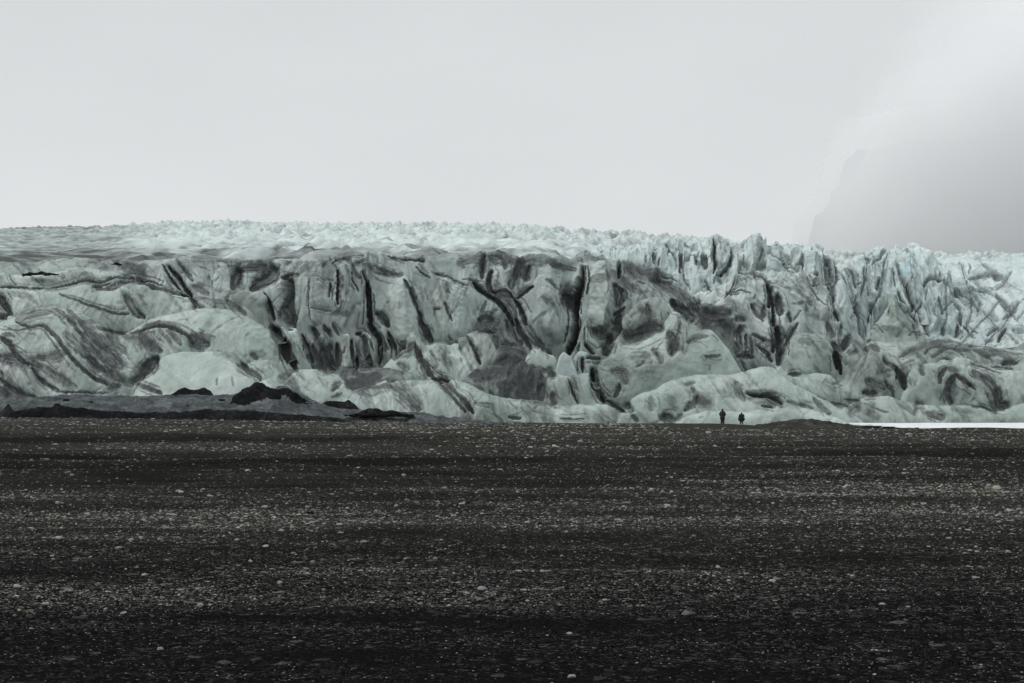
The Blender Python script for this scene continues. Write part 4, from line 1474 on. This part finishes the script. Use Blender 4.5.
def cloud():
    """a bank of cloud lying on the mountain: thin at its lower and left rim, thick above"""
    us = np.linspace(770, 1460, 140); vs = np.linspace(-260, 300, 130)
    U, V = np.meshgrid(us, vs)
    wob = 16 * fbm(U / 60, V / 60, U * 0 + 2, 4)
    prof = np.interp(V, [-260, 60, 120, 150, 186, 216, 246, 300], [870, 860, 848, 846, 835, 812, 806, 800])
    soft = 26 + 130 * sstep(175, 60, V)
    side = sstep(0, 1, (U - prof + wob * sstep(200, 120, V)) / soft)
    high = (.72 + .28 * sstep(215, 135, V + wob * .6)) * (.02 + 1.25 * sstep(-50, 100, V + wob))
    side = np.maximum(side, 1.0 * sstep(-20, 8, U - prof) * sstep(112, 158, V))
    e = side * high * sstep(-260, -120, V) * sstep(1460, 1380, U) * sstep(300, 270, V)
    e = np.maximum(e, 0)
    D0 = 2900.0
    A = np.stack([(U - 512) / F * D0, np.full(U.shape, D0) - 380 * e, zat(V, D0)], -1)
    B = np.stack([(U - 512) / F * D0, np.full(U.shape, D0) + 250 * e + .5, zat(V, D0)], -1)
    n, m = U.shape
    Fa = grid_faces(n, m)
    VV = np.concatenate([A.reshape(-1, 3), B.reshape(-1, 3)])
    rim = list(range(m)) + [i * m + m - 1 for i in range(1, n)] + [(n - 1) * m + j for j in range(m - 2, -1, -1)] + [i * m for i in range(n - 2, 0, -1)]
    rim = np.array(rim); nx = np.roll(rim, -1)
    S = np.stack([rim, nx, nx + n * m, rim + n * m], -1)
    me = make_mesh('cloud', VV, np.concatenate([Fa, Fa[:, ::-1] + n * m, S]), True)
    tag(link('cloud', me, volume_mat('cloud_vapour', (.950, .958, .963), 0.0046)), kind='stuff')
cloud()

sun_el, sun_az = math.radians(40), math.radians(-80)
sd = bpy.data.lights.new('sun', 'SUN'); sd.energy = 1.25; sd.angle = math.radians(18); sd.color = (1, .98, .95)
so = bpy.data.objects.new('sun', sd); COL.objects.link(so)
so.rotation_euler = (math.radians(90) - sun_el, 0, sun_az)

W = bpy.data.worlds.new('World'); SC.world = W; W.use_nodes = True
t = W.node_tree; bg = t.nodes['Background']
sk = t.nodes.new('ShaderNodeTexSky'); sk.sky_type = 'NISHITA'; sk.sun_disc = False
sk.sun_elevation = sun_el; sk.sun_rotation = math.radians(180) - sun_az
sk.dust_density = 4; sk.air_density = 1.0
hs = t.nodes.new('ShaderNodeHueSaturation'); hs.inputs['Saturation'].default_value = .10
t.links.new(sk.outputs[0], hs.inputs['Color'])
tc = t.nodes.new('ShaderNodeTexCoord')
mp = t.nodes.new('ShaderNodeMapping'); mp.inputs['Scale'].default_value = (1, 1, 2.6)
t.links.new(tc.outputs['Generated'], mp.inputs['Vector'])
nz = t.nodes.new('ShaderNodeTexNoise'); nz.inputs['Scale'].default_value = 2.6; nz.inputs['Detail'].default_value = 4; nz.inputs['Roughness'].default_value = .45
t.links.new(mp.outputs[0], nz.inputs['Vector'])
cr = t.nodes.new('ShaderNodeValToRGB')
SKYB = 1.0
cr.color_ramp.elements[0].position = .3; cr.color_ramp.elements[0].color = (.71, .74, .755, 1)
cr.color_ramp.elements[1].position = .72; cr.color_ramp.elements[1].color = (.79, .815, .83, 1)
t.links.new(nz.outputs['Fac'], cr.inputs['Fac'])
sc_ = t.nodes.new('ShaderNodeVectorMath'); sc_.operation = 'SCALE'; sc_.inputs['Scale'].default_value = 10.0 * SKYB
t.links.new(cr.outputs[0], sc_.inputs[0])
mx = t.nodes.new('ShaderNodeMix'); mx.data_type = 'RGBA'; mx.inputs[0].default_value = .88
t.links.new(hs.outputs[0], mx.inputs[6]); t.links.new(sc_.outputs[0], mx.inputs[7])
# an overcast sky is brightest overhead
sx = t.nodes.new('ShaderNodeSeparateXYZ'); t.links.new(tc.outputs['Generated'], sx.inputs[0])
mr = t.nodes.new('ShaderNodeMapRange'); mr.interpolation_type = 'SMOOTHSTEP'
for i_, v_ in enumerate((.25, .95, 1.0, 1.9)): mr.inputs[i_ + 1].default_value = v_
t.links.new(sx.outputs['Z'], mr.inputs[0])
s2 = t.nodes.new('ShaderNodeVectorMath'); s2.operation = 'SCALE'
t.links.new(mx.outputs[2], s2.inputs[0]); t.links.new(mr.outputs[0], s2.inputs['Scale'])
m3 = t.nodes.new('ShaderNodeMapRange')               # a little brighter along the horizon
for i_, v_ in enumerate((.05, .26, 1.075, .97)): m3.inputs[i_ + 1].default_value = v_
t.links.new(sx.outputs['Z'], m3.inputs[0])
s3 = t.nodes.new('ShaderNodeVectorMath'); s3.operation = 'SCALE'
t.links.new(s2.outputs[0], s3.inputs[0]); t.links.new(m3.outputs[0], s3.inputs['Scale'])
m4 = t.nodes.new('ShaderNodeMapRange')               # below the horizon there is only dark land
for i_, v_ in enumerate((-.03, .0, .22, 1.0)): m4.inputs[i_ + 1].default_value = v_
t.links.new(sx.outputs['Z'], m4.inputs[0])
s4 = t.nodes.new('ShaderNodeVectorMath'); s4.operation = 'SCALE'
t.links.new(s3.outputs[0], s4.inputs[0]); t.links.new(m4.outputs[0], s4.inputs['Scale'])
t.links.new(s4.outputs[0], bg.inputs['Color'])
bg.inputs['Strength'].default_value = .1

vs = SC.view_settings
SC.display_settings.display_device = 'sRGB'
vs.view_transform = 'Standard'; vs.look = 'None'; vs.exposure = 0; vs.gamma = 1; vs.use_curve_mapping = False
SC.cycles.volume_bounces = 8
SC.cycles.max_bounces = 12

SC.cycles.use_denoising = True
SC.cycles.denoising_prefilter = 'NONE'
